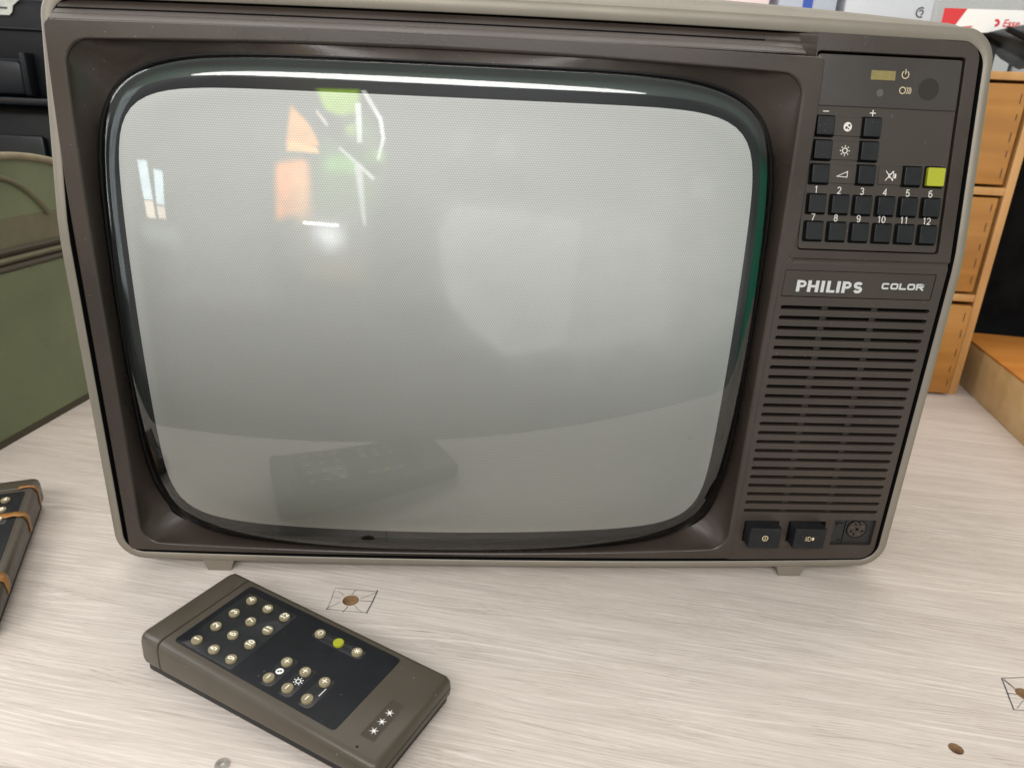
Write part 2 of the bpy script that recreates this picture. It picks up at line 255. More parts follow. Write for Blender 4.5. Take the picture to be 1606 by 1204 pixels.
def table_mat():
    m = bpy.data.materials.new('whitewashed_oak_laminate'); m.use_nodes = True
    nt = m.node_tree; N = nt.nodes; Lk = nt.links; P = N['Principled BSDF']
    tc = N.new('ShaderNodeTexCoord')
    rot = N.new('ShaderNodeMapping'); rot.inputs['Rotation'].default_value = (0, 0, R(12.5)); Lk.new(tc.outputs['Object'], rot.inputs[0])
    # slow waviness of the grain, stronger around a few knots
    wn = N.new('ShaderNodeTexNoise'); wn.inputs['Scale'].default_value = 1.0; wn.inputs['Detail'].default_value = 3
    wm = N.new('ShaderNodeMapping'); wm.inputs['Scale'].default_value = (2.2, 7.0, 1); Lk.new(rot.outputs[0], wm.inputs[0]); Lk.new(wm.outputs[0], wn.inputs['Vector'])
    sub = N.new('ShaderNodeMath'); sub.operation = 'MULTIPLY_ADD'; Lk.new(wn.outputs['Fac'], sub.inputs[0]); sub.inputs[1].default_value = 0.05; sub.inputs[2].default_value = -0.025
    cmb = N.new('ShaderNodeCombineXYZ'); Lk.new(sub.outputs[0], cmb.inputs[1])
    add = N.new('ShaderNodeVectorMath'); add.operation = 'ADD'; Lk.new(rot.outputs[0], add.inputs[0]); Lk.new(cmb.outputs[0], add.inputs[1])
    def grain(sx, sy, detail, dist=0.0, rough=0.62):
        mp = N.new('ShaderNodeMapping'); mp.inputs['Scale'].default_value = (sx, sy, 1); Lk.new(add.outputs[0], mp.inputs[0])
        n = N.new('ShaderNodeTexNoise'); n.noise_dimensions = '2D'; n.inputs['Scale'].default_value = 1; n.inputs['Detail'].default_value = detail
        n.inputs['Roughness'].default_value = rough; n.inputs['Distortion'].default_value = dist; Lk.new(mp.outputs[0], n.inputs['Vector']); return n.outputs['Fac']
    def mth(op, a, b=0.0, c=0.0):
        n = N.new('ShaderNodeMath'); n.operation = op
        for i, x in enumerate((a, b, c)):
            if isinstance(x, (int, float)): n.inputs[i].default_value = x
            else: Lk.new(x, n.inputs[i])
        return n.outputs[0]
    def mr(x, a, b, c, d):
        n = N.new('ShaderNodeMapRange'); n.clamp = True; Lk.new(x, n.inputs[0])
        for i, v in enumerate((a, b, c, d)): n.inputs[i + 1].default_value = v
        return n.outputs[0]
    def over(fac, under, color):
        m_ = N.new('ShaderNodeMix'); m_.data_type = 'RGBA'; Lk.new(fac, m_.inputs[0]); Lk.new(under, m_.inputs[6]); m_.inputs[7].default_value = (*color, 1); return m_.outputs[2]
    slow = grain(2.4, 15, 2, 0.0, 0.5); fib = grain(18, 800, 5, 0.0, 0.7); mid = grain(6, 120, 4, 0.0, 0.6); g3 = grain(2.0, 12, 3); brk = grain(11, 60, 3)
    sy = N.new('ShaderNodeSeparateXYZ'); Lk.new(rot.outputs[0], sy.inputs[0])
    # growth rings: contour lines of a long drawn-out field, broken up by the fibres
    ph = mth('MULTIPLY_ADD', slow, 50.0, mth('MULTIPLY', sy.outputs[1], 1250.0)); ph = mth('ADD', ph, mth('MULTIPLY', fib, 3.4))
    ring = mth('SINE', ph); ring2 = mth('SINE', mth('MULTIPLY', ph, 2.37))
    base = N.new('ShaderNodeValToRGB'); Lk.new(mth('MULTIPLY', mth('ADD', g3, mid), 0.5), base.inputs[0])
    base.color_ramp.elements[0].position = 0.34; base.color_ramp.elements[0].color = (0.49, 0.43, 0.385, 1)
    base.color_ramp.elements[1].position = 0.66; base.color_ramp.elements[1].color = (0.640, 0.570, 0.512, 1)
    reg = mr(grain(3.0, 9.0, 3), 0.38, 0.62, 0.15, 1.25); reg2 = mr(grain(2.2, 14.0, 3), 0.62, 0.38, 0.2, 1.3)
    c = over(mth('MULTIPLY', mth('MULTIPLY', mr(ring, 0.45, 0.95, 0, 0.55), mr(brk, 0.40, 0.58, 0.1, 1)), reg), base.outputs[0], (0.73, 0.68, 0.63))
    c = over(mth('MULTIPLY', mth('MULTIPLY', mr(ring2, -0.70, -0.98, 0, 0.62), mr(brk, 0.60, 0.42, 0.15, 1)), reg2), c, (0.34, 0.285, 0.25))
    c = over(mr(fib, 0.59, 0.70, 0, 0.5), c, (0.75, 0.705, 0.66))
    c = over(mr(fib, 0.41, 0.31, 0, 0.62), c, (0.36, 0.305, 0.27))
    Lk.new(c, P.inputs['Base Color'])
    g1, g2 = fib, mth('MULTIPLY', ring, 0.12)
    Lk.new(mr(g1, 0.3, 0.7, 0.42, 0.56), P.inputs['Roughness'])
    h = N.new('ShaderNodeMath'); h.operation = 'ADD'; Lk.new(g1, h.inputs[0]); Lk.new(g2, h.inputs[1])
    b = N.new('ShaderNodeBump'); b.inputs['Strength'].default_value = 0.3; b.inputs['Distance'].default_value = 0.0006
    Lk.new(h.outputs[0], b.inputs['Height']); Lk.new(b.outputs[0], P.inputs['Normal'])
    return m
M['table'] = table_mat()

def phosphor_mat():
    m = bpy.data.materials.new('phosphor_dots'); m.use_nodes = True
    nt = m.node_tree; N = nt.nodes; Lk = nt.links; P = N['Principled BSDF']; P.inputs['Roughness'].default_value = 0.75
    P.inputs['Specular IOR Level'].default_value = 0.2
    tc = N.new('ShaderNodeTexCoord'); sp = N.new('ShaderNodeSeparateXYZ'); Lk.new(tc.outputs['Object'], sp.inputs[0])
    def mth(op, a, b=0.0):
        n = N.new('ShaderNodeMath'); n.operation = op
        for i, x in enumerate((a, b)):
            if isinstance(x, (int, float)): n.inputs[i].default_value = x
            else: Lk.new(x, n.inputs[i])
        return n.outputs[0]
    p = 2 * math.pi / 0.00150
    x, z = sp.outputs[0], sp.outputs[2]
    w = None
    for a in (0, 60, 120):   # three plane waves at 60 degrees make the hexagonal dot triads
        k = mth('ADD', mth('MULTIPLY', x, p * math.cos(R(a + 30))), mth('MULTIPLY', z, p * math.sin(R(a + 30))))
        c = mth('COSINE', k); w = c if w is None else mth('ADD', w, c)
    r = N.new('ShaderNodeMapRange'); Lk.new(w, r.inputs[0]); r.inputs[1].default_value = -1.5; r.inputs[2].default_value = 2.2
    r.interpolation_type = 'SMOOTHSTEP'
    mx = N.new('ShaderNodeMix'); mx.data_type = 'RGBA'; Lk.new(r.outputs[0], mx.inputs[0])
    mx.inputs[6].default_value = (0.60, 0.612, 0.604, 1); mx.inputs[7].default_value = (0.84, 0.852, 0.842, 1)
    Lk.new(mx.outputs[2], P.inputs['Base Color'])
    return m
M['phosphor'] = phosphor_mat()

def glass_mat(name, tint, f0=1.52, rough=0.0):
    m = bpy.data.materials.new(name); m.use_nodes = True
    nt = m.node_tree; N = nt.nodes; Lk = nt.links; N.clear()
    out = N.new('ShaderNodeOutputMaterial'); mix = N.new('ShaderNodeMixShader'); fr = N.new('ShaderNodeFresnel'); fr.inputs[0].default_value = f0
    t = N.new('ShaderNodeBsdfTransparent'); t.inputs[0].default_value = (*tint, 1)
    g = N.new('ShaderNodeBsdfGlossy'); g.inputs['Roughness'].default_value = rough
    Lk.new(fr.outputs[0], mix.inputs[0]); Lk.new(t.outputs[0], mix.inputs[1]); Lk.new(g.outputs[0], mix.inputs[2]); Lk.new(mix.outputs[0], out.inputs[0])
    return m
M['glass'] = glass_mat('tube_face_glass', (0.95, 0.96, 0.955), 1.80)
M['tube_black'] = mat('tube_border', (0.010, 0.011, 0.014), 0.25, spec=0.3)
M['glass_edge'] = mat('green_glass_edge', (0.014, 0.034, 0.026), 0.3, var=0.25, vscale=20)
M['clear'] = glass_mat('clear_plastic', (0.80, 0.82, 0.84), 1.5, 0.08)

# ------------------------------------------------------------------ mesh helpers
class B:
    def __init__(s): s.v = []; s.f = []
    def add(s, vs, fs):
        o = len(s.v); s.v += [tuple(v) for v in vs]; s.f += [tuple(i + o for i in f) for f in fs]; return s
    def loft(s, loops, cap0=False, cap1=False):
        n = len(loops[0]); vs = [p for l in loops for p in l]; fs = []
        for k in range(len(loops) - 1):
            for i in range(n):
                j = (i + 1) % n; fs.append((k * n + i, k * n + j, (k + 1) * n + j, (k + 1) * n + i))
        if cap0: fs.append(tuple(reversed(range(n))))
        if cap1: fs.append(tuple(range((len(loops) - 1) * n, len(loops) * n)))
        return s.add(vs, fs)
    def box(s, c, d, b=0.0, fr=None):
        x, y, z = d[0] / 2, d[1] / 2, d[2] / 2; b = min(b, x * .9, y * .9, z * .9)
        def lp(hx, hy, zz):
            r = min(b, hx, hy)
            return [(c[0] + px, c[1] + py, c[2] + zz) for px, py in rr(0, 0, 2 * hx, 2 * hy, r, 3)] if b else [(c[0] + px, c[1] + py, c[2] + zz) for px, py in ((-hx, -hy), (hx, -hy), (hx, hy), (-hx, hy))]
        if b:
            e = b * 0.3
            ls = [lp(x - b, y - b, -z), lp(x - e, y - e, -z + e), lp(x, y, -z + b), lp(x, y, z - b), lp(x - e, y - e, z - e), lp(x - b, y - b, z)]
        else: ls = [lp(x, y, -z), lp(x, y, z)]
        if fr: ls = [[fr(*p) for p in l] for l in ls]
        return s.loft(ls, True, True)
    def poly(s, pts, fr, d0, d1=None):      # filled 2-D outline at height d0 (d1: thickness down to d1)
        n = len(pts)
        s.add([fr(p[0], p[1], d0) for p in pts], [tuple(range(n))])
        if d1 is not None:
            s.loft([[fr(p[0], p[1], d1) for p in pts], [fr(p[0], p[1], d0) for p in pts]])
        return s
    def make(s, name, material, parent=None, sharp=35, loc=None):
        me = bpy.data.meshes.new(name); me.from_pydata(s.v, [], s.f); me.update()
        bm = bmesh.new(); bm.from_mesh(me); bmesh.ops.remove_doubles(bm, verts=bm.verts, dist=1e-6)
        bmesh.ops.recalc_face_normals(bm, faces=bm.faces); bm.to_mesh(me); bm.free()
        me.materials.append(M[material] if isinstance(material, str) else material)
        if sharp: me.shade_smooth(); me.set_sharp_from_angle(angle=R(sharp))
        o = bpy.data.objects.new(name, me); COL.objects.link(o)
        if parent: o.parent = parent
        if loc is not None: o.location = loc
        return o
def rr(cx, cy, w, h, r, n=5):
    pts = []
    for k, (sx, sy) in enumerate(((1, -1), (1, 1), (-1, 1), (-1, -1))):
        for i in range(n + 1):
            a = R(-90 + 90 * k + 90 * i / n)
            pts.append((cx + sx * (w / 2 - r) + r * math.cos(a), cy + sy * (h / 2 - r) + r * math.sin(a)))
    return pts
def rect(x0, x1, y0, y1, r, n=5): return rr((x0 + x1) / 2, (y0 + y1) / 2, x1 - x0, y1 - y0, r, n)
def circ(cx, cy, r, n=24, ry=None): return [(cx + r * math.cos(2 * math.pi * i / n), cy + (ry or r) * math.sin(2 * math.pi * i / n)) for i in range(n)]
def inset(pts, d):                         # shrink a roughly convex outline by d
    n = len(pts); out = []
    for i in range(n):
        a, p, b = Vector(pts[i - 1]), Vector(pts[i]), Vector(pts[(i + 1) % n])
        e1 = (p - a); e2 = (b - p)
        if e1.length < 1e-9: e1 = e2
        if e2.length < 1e-9: e2 = e1
        t = (e1.normalized() + e2.normalized()).normalized(); out.append((p.x - t.y * d, p.y + t.x * d))
    return out
def plate(b, outer, holes, fr, d0=0.0):    # flat face with holes
    polys = [[Vector((p[0], p[1], 0)) for p in outer]] + [[Vector((p[0], p[1], 0)) for p in h] for h in holes]
    tris = tessellate_polygon(polys); pts = [p for l in polys for p in l]
    b.add([fr(p.x, p.y, d0) for p in pts], [tuple(t) for t in tris])
def plug(b, outline, fr, d0, d1, bev):     # raised key: outline extruded d0..d1 with a rounded rim
    l = [outline, outline, inset(outline, bev * .3), inset(outline, bev)]; d = [d0, d1 - bev, d1 - bev * .3, d1]
    b.loft([[fr(p[0], p[1], dd) for p in q] for q, dd in zip(l, d)], False, True)
def stroke(b, pts, w, fr, d, closed=False, th=None):   # ribbon of width w along a polyline, mitred
    P = [Vector(p) for p in pts]; n = len(P); L = []; Rr = []
    for i in range(n):
        if closed: a, c = P[i - 1], P[(i + 1) % n]
        else: a, c = P[max(i - 1, 0)], P[min(i + 1, n - 1)]
        e1 = (P[i] - a) if (P[i] - a).length > 1e-9 else (c - P[i]); e2 = (c - P[i]) if (c - P[i]).length > 1e-9 else e1
        e1 = e1.normalized(); e2 = e2.normalized(); n1 = Vector((-e1.y, e1.x)); n2 = Vector((-e2.y, e2.x))
        mm = (n1 + n2); mm = mm.normalized() if mm.length > 1e-6 else n1
        k = w / 2 / max(0.35, mm.dot(n1)); L.append(P[i] + mm * k); Rr.append(P[i] - mm * k)
    m_ = n if closed else n - 1
    for i in range(m_):
        j = (i + 1) % n; q = [Rr[i], Rr[j], L[j], L[i]]
        b.add([fr(p.x, p.y, d) for p in q], [(0, 1, 2, 3)])
    if th:
        for side in (L, Rr):
            for i in range(m_):
                j = (i + 1) % n; b.add([fr(side[i].x, side[i].y, d), fr(side[j].x, side[j].y, d), fr(side[j].x, side[j].y, d - th), fr(side[i].x, side[i].y, d - th)], [(0, 1, 2, 3)])
        if not closed:
            for i in (0, n - 1): b.add([fr(L[i].x, L[i].y, d), fr(Rr[i].x, Rr[i].y, d), fr(Rr[i].x, Rr[i].y, d - th), fr(L[i].x, L[i].y, d - th)], [(0, 1, 2, 3)])
def arc(cx, cy, r, a0, a1, n=16, ry=None): return [(cx + r * math.cos(R(a0 + (a1 - a0) * i / n)), cy + (ry or r) * math.sin(R(a0 + (a1 - a0) * i / n))) for i in range(n + 1)]
_tx = {}
def text(b, s, cx, cy, h, fr, d, wide=1.0, bold=0.0, spacing=1.0, ex=(1, 0), ey=(0, 1)):   # built-in sans lettering, centred, cap height h
    key = (s, bold, spacing)
    if key not in _tx:
        cu = bpy.data.curves.new('lettering', 'FONT'); cu.body = s; cu.offset = bold; cu.space_character = spacing; cu.resolution_u = 4
        o = bpy.data.objects.new('lettering', cu); me = o.to_mesh()
        v = [tuple(p.co) for p in me.vertices]; f = [tuple(p.vertices) for p in me.polygons]
        o.to_mesh_clear(); bpy.data.objects.remove(o); bpy.data.curves.remove(cu); _tx[key] = (v, f)
    v, f = _tx[key]
    x0 = min(p[0] for p in v); x1 = max(p[0] for p in v); y0 = min(p[1] for p in v); y1 = max(p[1] for p in v); k = h / (y1 - y0)
    out = []
    for p in v:
        a = (p[0] - (x0 + x1) / 2) * k * wide; c = (p[1] - (y0 + y1) / 2) * k
        out.append(fr(cx + a * ex[0] + c * ey[0], cy + a * ex[1] + c * ey[1], d))
    b.add(out, f)
def digit_paths(ch):                       # plain grotesque figures in a box 0.58 wide, 1 high; returns (polyline, closed) list
    if ch == '1': return [([(.14, .80), (.34, .97), (.34, 0)], False)]
    if ch == '2': return [(arc(.29, .72, .25, 170, -20, 10, .26) + [(.42, .44), (.05, .03), (.56, .03)], False)]
    if ch == '3': return [(arc(.28, .745, .22, 160, -90, 10, .23), False), (arc(.28, .265, .25, 90, -165, 12, .245), False)]
    if ch == '4': return [([(.43, 0), (.43, .97), (.03, .28), (.58, .28)], False)]
    if ch == '5': return [([(.52, .97), (.12, .97), (.07, .52)] + arc(.28, .32, .26, 125, -155, 12, .31), False)]
    if ch == '6': return [([(.50, .86)] + arc(.30, .60, .26, 60, 180, 8, .38) + arc(.30, .31, .26, 180, 540, 20, .30), False)]
    if ch == '7': return [([(.03, .97), (.56, .97), (.22, 0)], False)]
    if ch == '8': return [(circ(.29, .745, .21, 16, .225), True), (circ(.29, .265, .25, 18, .25), True)]
    if ch == '9': return [([(.08, .14)] + arc(.28, .40, .26, -120, 0, 8, .38) + arc(.28, .69, .26, 0, 360, 20, .29), False)]
    return [(circ(.29, .50, .25, 20, .47), True)]
def digits(b, s, cx, cy, h, w, fr, d, ex=(1, 0), ey=(0, 1)):
    tot = .70 * len(s) - .12; k = 0
    for i, ch in enumerate(s):
        for pts, cl in digit_paths(ch):
            q = [((p[0] + .70 * i - tot / 2) * h, (p[1] - .5) * h) for p in pts]
            stroke(b, [(cx + a * ex[0] + c * ey[0], cy + a * ex[1] + c * ey[1]) for a, c in q], w, fr, d + k * 1.2e-5, cl); k += 1
def polar(poly, c, angs):                  # where rays from c meet a closed outline
    out = []; n = len(poly)
    for a in angs:
        dx, dy = math.cos(a), math.sin(a); best = None
        for i in range(n):
            x1, y1 = poly[i][0] - c[0], poly[i][1] - c[1]; x2, y2 = poly[(i + 1) % n][0] - c[0], poly[(i + 1) % n][1] - c[1]
            ex, ey = x2 - x1, y2 - y1; den = dx * ey - dy * ex
            if abs(den) < 1e-14: continue
            t = (x1 * ey - y1 * ex) / den; u = (x1 * dy - y1 * dx) / den
            if t > 0 and -1e-6 <= u <= 1 + 1e-6 and (best is None or t > best): best = t
        out.append((c[0] + dx * best, c[1] + dy * best))
    return out
def empty(name, loc, label, cat, rz=0.0, group=None):
    o = bpy.data.objects.new(name, None); COL.objects.link(o); o.location = loc; o.rotation_euler = (0, 0, rz); o.empty_display_size = 0.02
    o['label'] = label; o['category'] = cat
    if group: o['group'] = group
    return o
def tag(o, label, cat, group=None):
    o['label'] = label; o['category'] = cat
    if group: o['group'] = group
    return o
WORLDF = lambda x, y, z: (x, y, z)
TZ = -0.0125                                # table top

# ------------------------------------------------------------------ setting: table top, wall
def build_table():
    b = B()
    xl, xr = -1.35, 1.45
    edge = lambda x: -0.232 - 0.16 * (x + 0.06)
    outer = [(xl, edge(xl)), (xr, edge(xr)), (xr, 1.05), (xl, 1.05)]
    holes = [circ(-0.131, -0.0373, 0.0066, 24), circ(0.2843, -0.1822, 0.0046, 24), circ(0.3655, -0.1358, 0.0060, 24)]
    fr = lambda x, y, d: (x, y, TZ + d)
    plate(b, outer, holes, fr)
    b.loft([[fr(*p, 0) for p in outer], [fr(*p, -0.028) for p in outer]], False, True)
    t = b.make('tabletop', 'table', sharp=30); t['kind'] = 'structure'
    for (x, y, r) in ((-0.131, -0.0373, 0.0066), (0.2843, -0.1822, 0.0046), (0.3655, -0.1358, 0.0060)):
        h = B(); h.loft([[fr(*p, -0.0001) for p in circ(x, y, r)], [fr(*p, -0.006) for p in circ(x, y, r * .96)], [fr(*p, -0.0075) for p in circ(x, y, r * .3)]], False, True)
        h.make('drill_hole', 'hole', t)
    def marks(lines):
        k = B()
        for (x0, y0, x1, y1, w) in lines:
            n = 6; pts = [(x0 + (x1 - x0) * i / n + random.uniform(-1, 1) * 2e-4, y0 + (y1 - y0) * i / n + random.uniform(-1, 1) * 2e-4) for i in range(n + 1)]
            stroke(k, pts, w, fr, 0.0003)
        k.make('pencil_mark', 'pencil', t, sharp=0)
    w = 0.00055
    marks([(-0.1467, -0.0218, -0.1109, -0.0262, w * .8), (-0.1109, -0.0240, -0.1158, -0.0535, w * 1.7), (-0.1485, -0.0485, -0.1158, -0.0525, w * .7), (-0.1462, -0.0240, -0.1478, -0.0500, w * .6),
           (-0.1390, -0.0400, -0.1485, -0.0480, w * .7), (-0.1232, -0.0352, -0.1120, -0.0275, w * .7), (-0.1236, -0.0378, -0.1128, -0.0390, w), (-0.1310, -0.0300, -0.1290, -0.0235, w * .8),
           (-0.1320, -0.0450, -0.1345, -0.0520, w), (-0.1395, -0.0350, -0.1470, -0.0330, w * .7), (-0.1270, -0.0440, -0.1200, -0.0520, w * .6), (-0.1375, -0.0315, -0.1430, -0.0260, w * .6)])
    marks([(0.3590, -0.1205, 0.3470, -0.1500, w * 1.6), (0.3590, -0.1205, 0.4000, -0.1190, w), (0.3600, -0.1215, 0.3620, -0.1310, w), (0.3590, -0.1215, 0.3620, -0.1325, w * .8), (0.3520, -0.1350, 0.3595, -0.1360, w),
           (0.3470, -0.1500, 0.3850, -0.1530, w * .8), (0.3610, -0.1410, 0.3500, -0.1490, w * .5)])
    wall = B(); wall.box((0.05, 1.075, 0.55), (3.4, 0.04, 1.6)); w_ = wall.make('back_wall', 'wall', sharp=0); w_['kind'] = 'structure'
build_table()

s_ = empty('screw', (-0.1815, -0.1925, TZ), 'small star-drive screw sunk in the table below the near corner of the whole remote', 'screw')
b = B(); fr = lambda x, y, d: (x, y, d)
star = [((0.0022 if i % 2 else 0.0014) * math.cos(2 * math.pi * i / 12), (0.0022 if i % 2 else 0.0014) * math.sin(2 * math.pi * i / 12)) for i in range(12)]
c = circ(0, 0, 0.0044, 28)
b.loft([[fr(*p, 0.0002) for p in c], [fr(p[0] * .95, p[1] * .95, 0.0012) for p in c]]); plate(b, [(p[0] * .95, p[1] * .95) for p in c], [star], fr, 0.0012)
b.loft([[fr(*p, 0.0012) for p in star], [fr(*p, -0.0005) for p in star]], False, True); b.make('screw_head', 'steel', s_, 25)

# ------------------------------------------------------------------ television
HK = 0.2729; LEAN = R(10.5)
TV = empty('television', (0, 0.12, TZ), 'old colour television with silver frame, brown bezel and a blank grey picture tube', 'television')
OFF = tuple(-c for c in TV.location)
def tv(bld, name, material, parent=None, sharp=35):
    p = parent or TV
    return bld.make(name, material, p, sharp, loc=OFF if p is TV else None)
FL = lambda x, z, d=0.0: (x, -d, z)
def FU(x, s, d=0.0): return (x, s * math.sin(LEAN) - d * math.cos(LEAN), HK + s * math.cos(LEAN) + d * math.sin(LEAN))
def yF(z):                                  # front line of the silver frame seen from the side: upright, then leaning back
    t = z - HK; k = 0.012
    if t > k: return t * math.tan(LEAN)
    if t < -k: return 0.0
    return math.tan(LEAN) * (t + k) ** 2 / (4 * k)
def bowed(x0, x1, z0, z1, r, bt, bb, n=8, m_=24):
    pts = rect(x0, x1, z0, z1, r, n); out = []
    k = len(pts)
    for i in range(k):
        p, q = pts[i], pts[(i + 1) % k]; L = math.hypot(q[0] - p[0], q[1] - p[1]); c = m_ if L > 0.1 else 1
        for j in range(c): out.append((p[0] + (q[0] - p[0]) * j / c, p[1] + (q[1] - p[1]) * j / c))
    xc, hw, zc, hz = (x0 + x1) / 2, (x1 - x0) / 2, (z0 + z1) / 2, (z1 - z0) / 2
    res = []
    for x, z in out:
        w = 1 - min(1, abs((x - xc) / hw)) ** 2; v = (z - zc) / hz
        res.append((x, z + (bt * w * v if v > 0 else bb * w * v)))
    return res
# silver front frame: loops from the inside of its lip over the front face to the outer side
def frame_loop(ins, insT, y, r, bt=0.0030, bb=0.0052):
    return [(x, yF(z) + y, z) for x, z in bowed(-0.330 + ins, 0.330 - ins, 0.0 + ins * .92, 0.4315 - insT, r, bt, bb)]
b = B()
b.loft([frame_loop(0.0069, 0.0104, 0.0006, 0.0152), frame_loop(0.0063, 0.0098, 0.0, 0.0155),
        frame_loop(0.0012, 0.0018, 0.0, 0.021), frame_loop(0.0004, 0.0006, 0.0005, 0.0215), frame_loop(0.0, 0.0, 0.0015, 0.022), frame_loop(0.0, 0.0, 0.012, 0.022)])
tv(b, 'front_frame', 'silver', sharp=50)
b = B(); b.loft([frame_loop(0.0069, 0.0104, 0.0006, 0.0152), frame_loop(0.0073, 0.0108, 0.0012, 0.0150), frame_loop(0.0076, 0.0112, 0.026, 0.0150)]); tv(b, 'frame_liner', 'black', sharp=50)
# cabinet shell behind the frame, its top slightly crowned
b = B()
def body_loop(y, ins, top, bt): return [(x, y + yF(z) * max(0, 1 - (y - .012) / .1), z) for x, z in bowed(-0.330 + ins, 0.330 - ins, ins, 0.4315 + top, 0.022, bt, 0.0052 * max(0, 1 - y / .1))]
b.loft([body_loop(0.0121, 0, 0, 0.003), body_loop(0.016, 0, 0.0018, 0.0045), body_loop(0.028, 0, 0.0040, 0.0080), body_loop(0.050, 0, 0.0060, 0.0105), body_loop(0.20, 0.004, 0.004, 0.0085), body_loop(0.30, 0.03, -0.03, 0.003), body_loop(0.40, 0.12, -0.11, 0.0)], False, True)
tv(b, 'cabinet', 'silver', sharp=40)
# dark inner tray seen in the gap between frame and bezel
b = B(); b.loft([[(x, 0.021 + yF(z), z) for x, z in bowed(-0.3225, 0.3225, 0.0075, 0.421, 0.015, 0.003, 0.005)]], False, True); tv(b, 'inner_tray', 'black', sharp=0)
for x in (-0.2482, 0.2485):
    for y in (0.0, 0.28):
        b = B(); b.loft([[(x + sx * k, y + 0.001 + sy, z) for sx, sy in ((-1, 0), (1, 0), (1, 0.04), (-1, 0.04))] for z, k in ((TZ, 0.0092), (TZ + 0.002, 0.0102), (0.004, 0.0145))], True, True)
        tv(b, 'foot', 'silver', sharp=30)
# picture tube
CX, CZ, RG = -0.0605, 0.2008, 1.3
def se(a, bb, n, N=240, cx=CX, cz=CZ):
    out = []
    for i in range(N):
        t = 2 * math.pi * i / N; c, s = math.cos(t), math.sin(t)
        k = (abs(c / a) ** n + abs(s / bb) ** n) ** (-1 / n); out.append((cx + k * c, cz + k * s))
    return out
def yG(x, z): return -0.020 + RG - math.sqrt(RG * RG - (x - CX) ** 2 - (z - 0.203) ** 2)
def face_loops(a, bb, n, scales, dy, edge, start=0.94, cx=CX, cz=CZ):
    ls = []
    for s in scales:
        t = max(0.0, min(1.0, (s - start) / (1 - start)))
        ls.append([(x, yG(x, z) + dy + (edge * (0.36 * t ** 2.2 + 0.5 * (1 - math.sqrt(max(0, 1 - max(0, (s - 0.993) / 0.007) ** 2)))) if edge else 0), z) for x, z in [(cx + (p[0] - cx) * s, cz + (p[1] - cz) * s) for p in se(a, bb, n, cx=cx, cz=cz)]])
    return ls
TUBE = B()
sc = [i / 12 * 0.9 for i in range(1, 13)] + [0.915, 0.93, 0.945, 0.96, 0.975, 0.985, 0.993, 0.996, 0.998, 0.9995, 1.0]
sc[0] = 0.002
TUBE.loft(face_loops(0.243, 0.1893, 6.6, sc, 0, 0.011, start=0.925), True, False)
tube = tv(TUBE, 'picture_tube', 'glass', sharp=0); tube.data.shade_smooth()
b = B(); b.loft(face_loops(0.2285, 0.1718, 9, [0.002] + [i / 12 for i in range(1, 13)], 0.0120, 0, cx=-0.0613, cz=0.198), True, False)
ph = tv(b, 'phosphor_screen', 'phosphor', tube, sharp=0); ph.data.shade_smooth()
b = B()
b.loft([[(x, yG(x, z) + 0.0123, z) for x, z in se(0.2275, 0.1708, 9, cx=-0.0613, cz=0.198)], [(x, yG(x, z) + 0.0123, z) for x, z in se(0.2345, 0.1785, 8, cx=-0.0608, cz=0.199)]])
tv(b, 'tube_border', 'tube_black', tube, sharp=0).data.shade_smooth()
b = B()
b.loft([[(x, yG(x, z) + 0.0123, z) for x, z in se(0.2345, 0.1785, 8, cx=-0.0608, cz=0.199)], [(x, yG(x, z) + 0.0128, z) for x, z in se(0.2395, 0.1860, 7)],
        [(x, yG(x, z) + 0.0150, z) for x, z in se(0.2415, 0.1880, 6.8)], [(x, yG(x, z) + 0.030, z) for x, z in se(0.2425, 0.1890, 6.6)]])
tv(b, 'glass_edge', 'glass_edge', tube, sharp=0).data.shade_smooth()
# brown bezel: funnel from the tube to a flat lip with a top ramp
def yB(z): return 0.0 if z < 0.25 else 0.008 * ((z - 0.25) / 0.15) ** 2
open_ = bowed(-0.3075, 0.1870, 0.0160, 0.3945, 0.015, 0.0048, 0.0080)
outer = bowed(-0.3199, 0.2003, 0.0083, 0.4065, 0.004, 0.0025, 0.0)
BOT = lambda x: -0.0045 * (1 - (x / 0.33) ** 2)
outer = [(x, z + BOT(x) * max(0.0, min(1.0, (0.20 - z) / 0.19))) for x, z in outer]
xb = 0.1920                                  # below the control section the lip butts against the speaker panel
outer2 = []
for x, z in outer:
    if x > xb and z < 0.2665: x = xb
    outer2.append((x, z))
outer2 = [p for p in outer2 if not (p[0] > 0.19 and 0.255 < p[1] < 0.28)]
idx = max(range(len(outer2)), key=lambda i: (outer2[i][0] >= xb - 1e-6 and outer2[i][1] < 0.26, outer2[i][1] if outer2[i][1] < 0.26 and outer2[i][0] >= xb - 1e-6 else -1))
outer2[idx + 1:idx + 1] = [(xb, 0.2664), (0.2003, 0.2666)]
angs = sorted(set([2 * math.pi * i / 300 for i in range(300)] + [math.atan2(p[1] - CZ, p[0] - CX) % (2 * math.pi) for p in outer2 + open_]))
angs = [a for i, a in enumerate(angs) if i == 0 or a - angs[i - 1] > 1e-5]
Po = polar(outer2, (CX, CZ), angs); Pi = polar(open_, (CX, CZ), angs); Pt = polar(se(0.2455, 0.1915, 6.6), (CX, CZ), angs)
def mixl(k, ya, yb, ea=1.0):
    out = []
    for p, q in zip(Pi, Pt):
        x = p[0] + (q[0] - p[0]) * k; z = p[1] + (q[1] - p[1]) * k; y0 = yB(p[1]) + 0.0022; y1 = yG(q[0], q[1]) + 0.0125
        out.append((x, y0 + (y1 - y0) * (k ** ea), z))
    return out
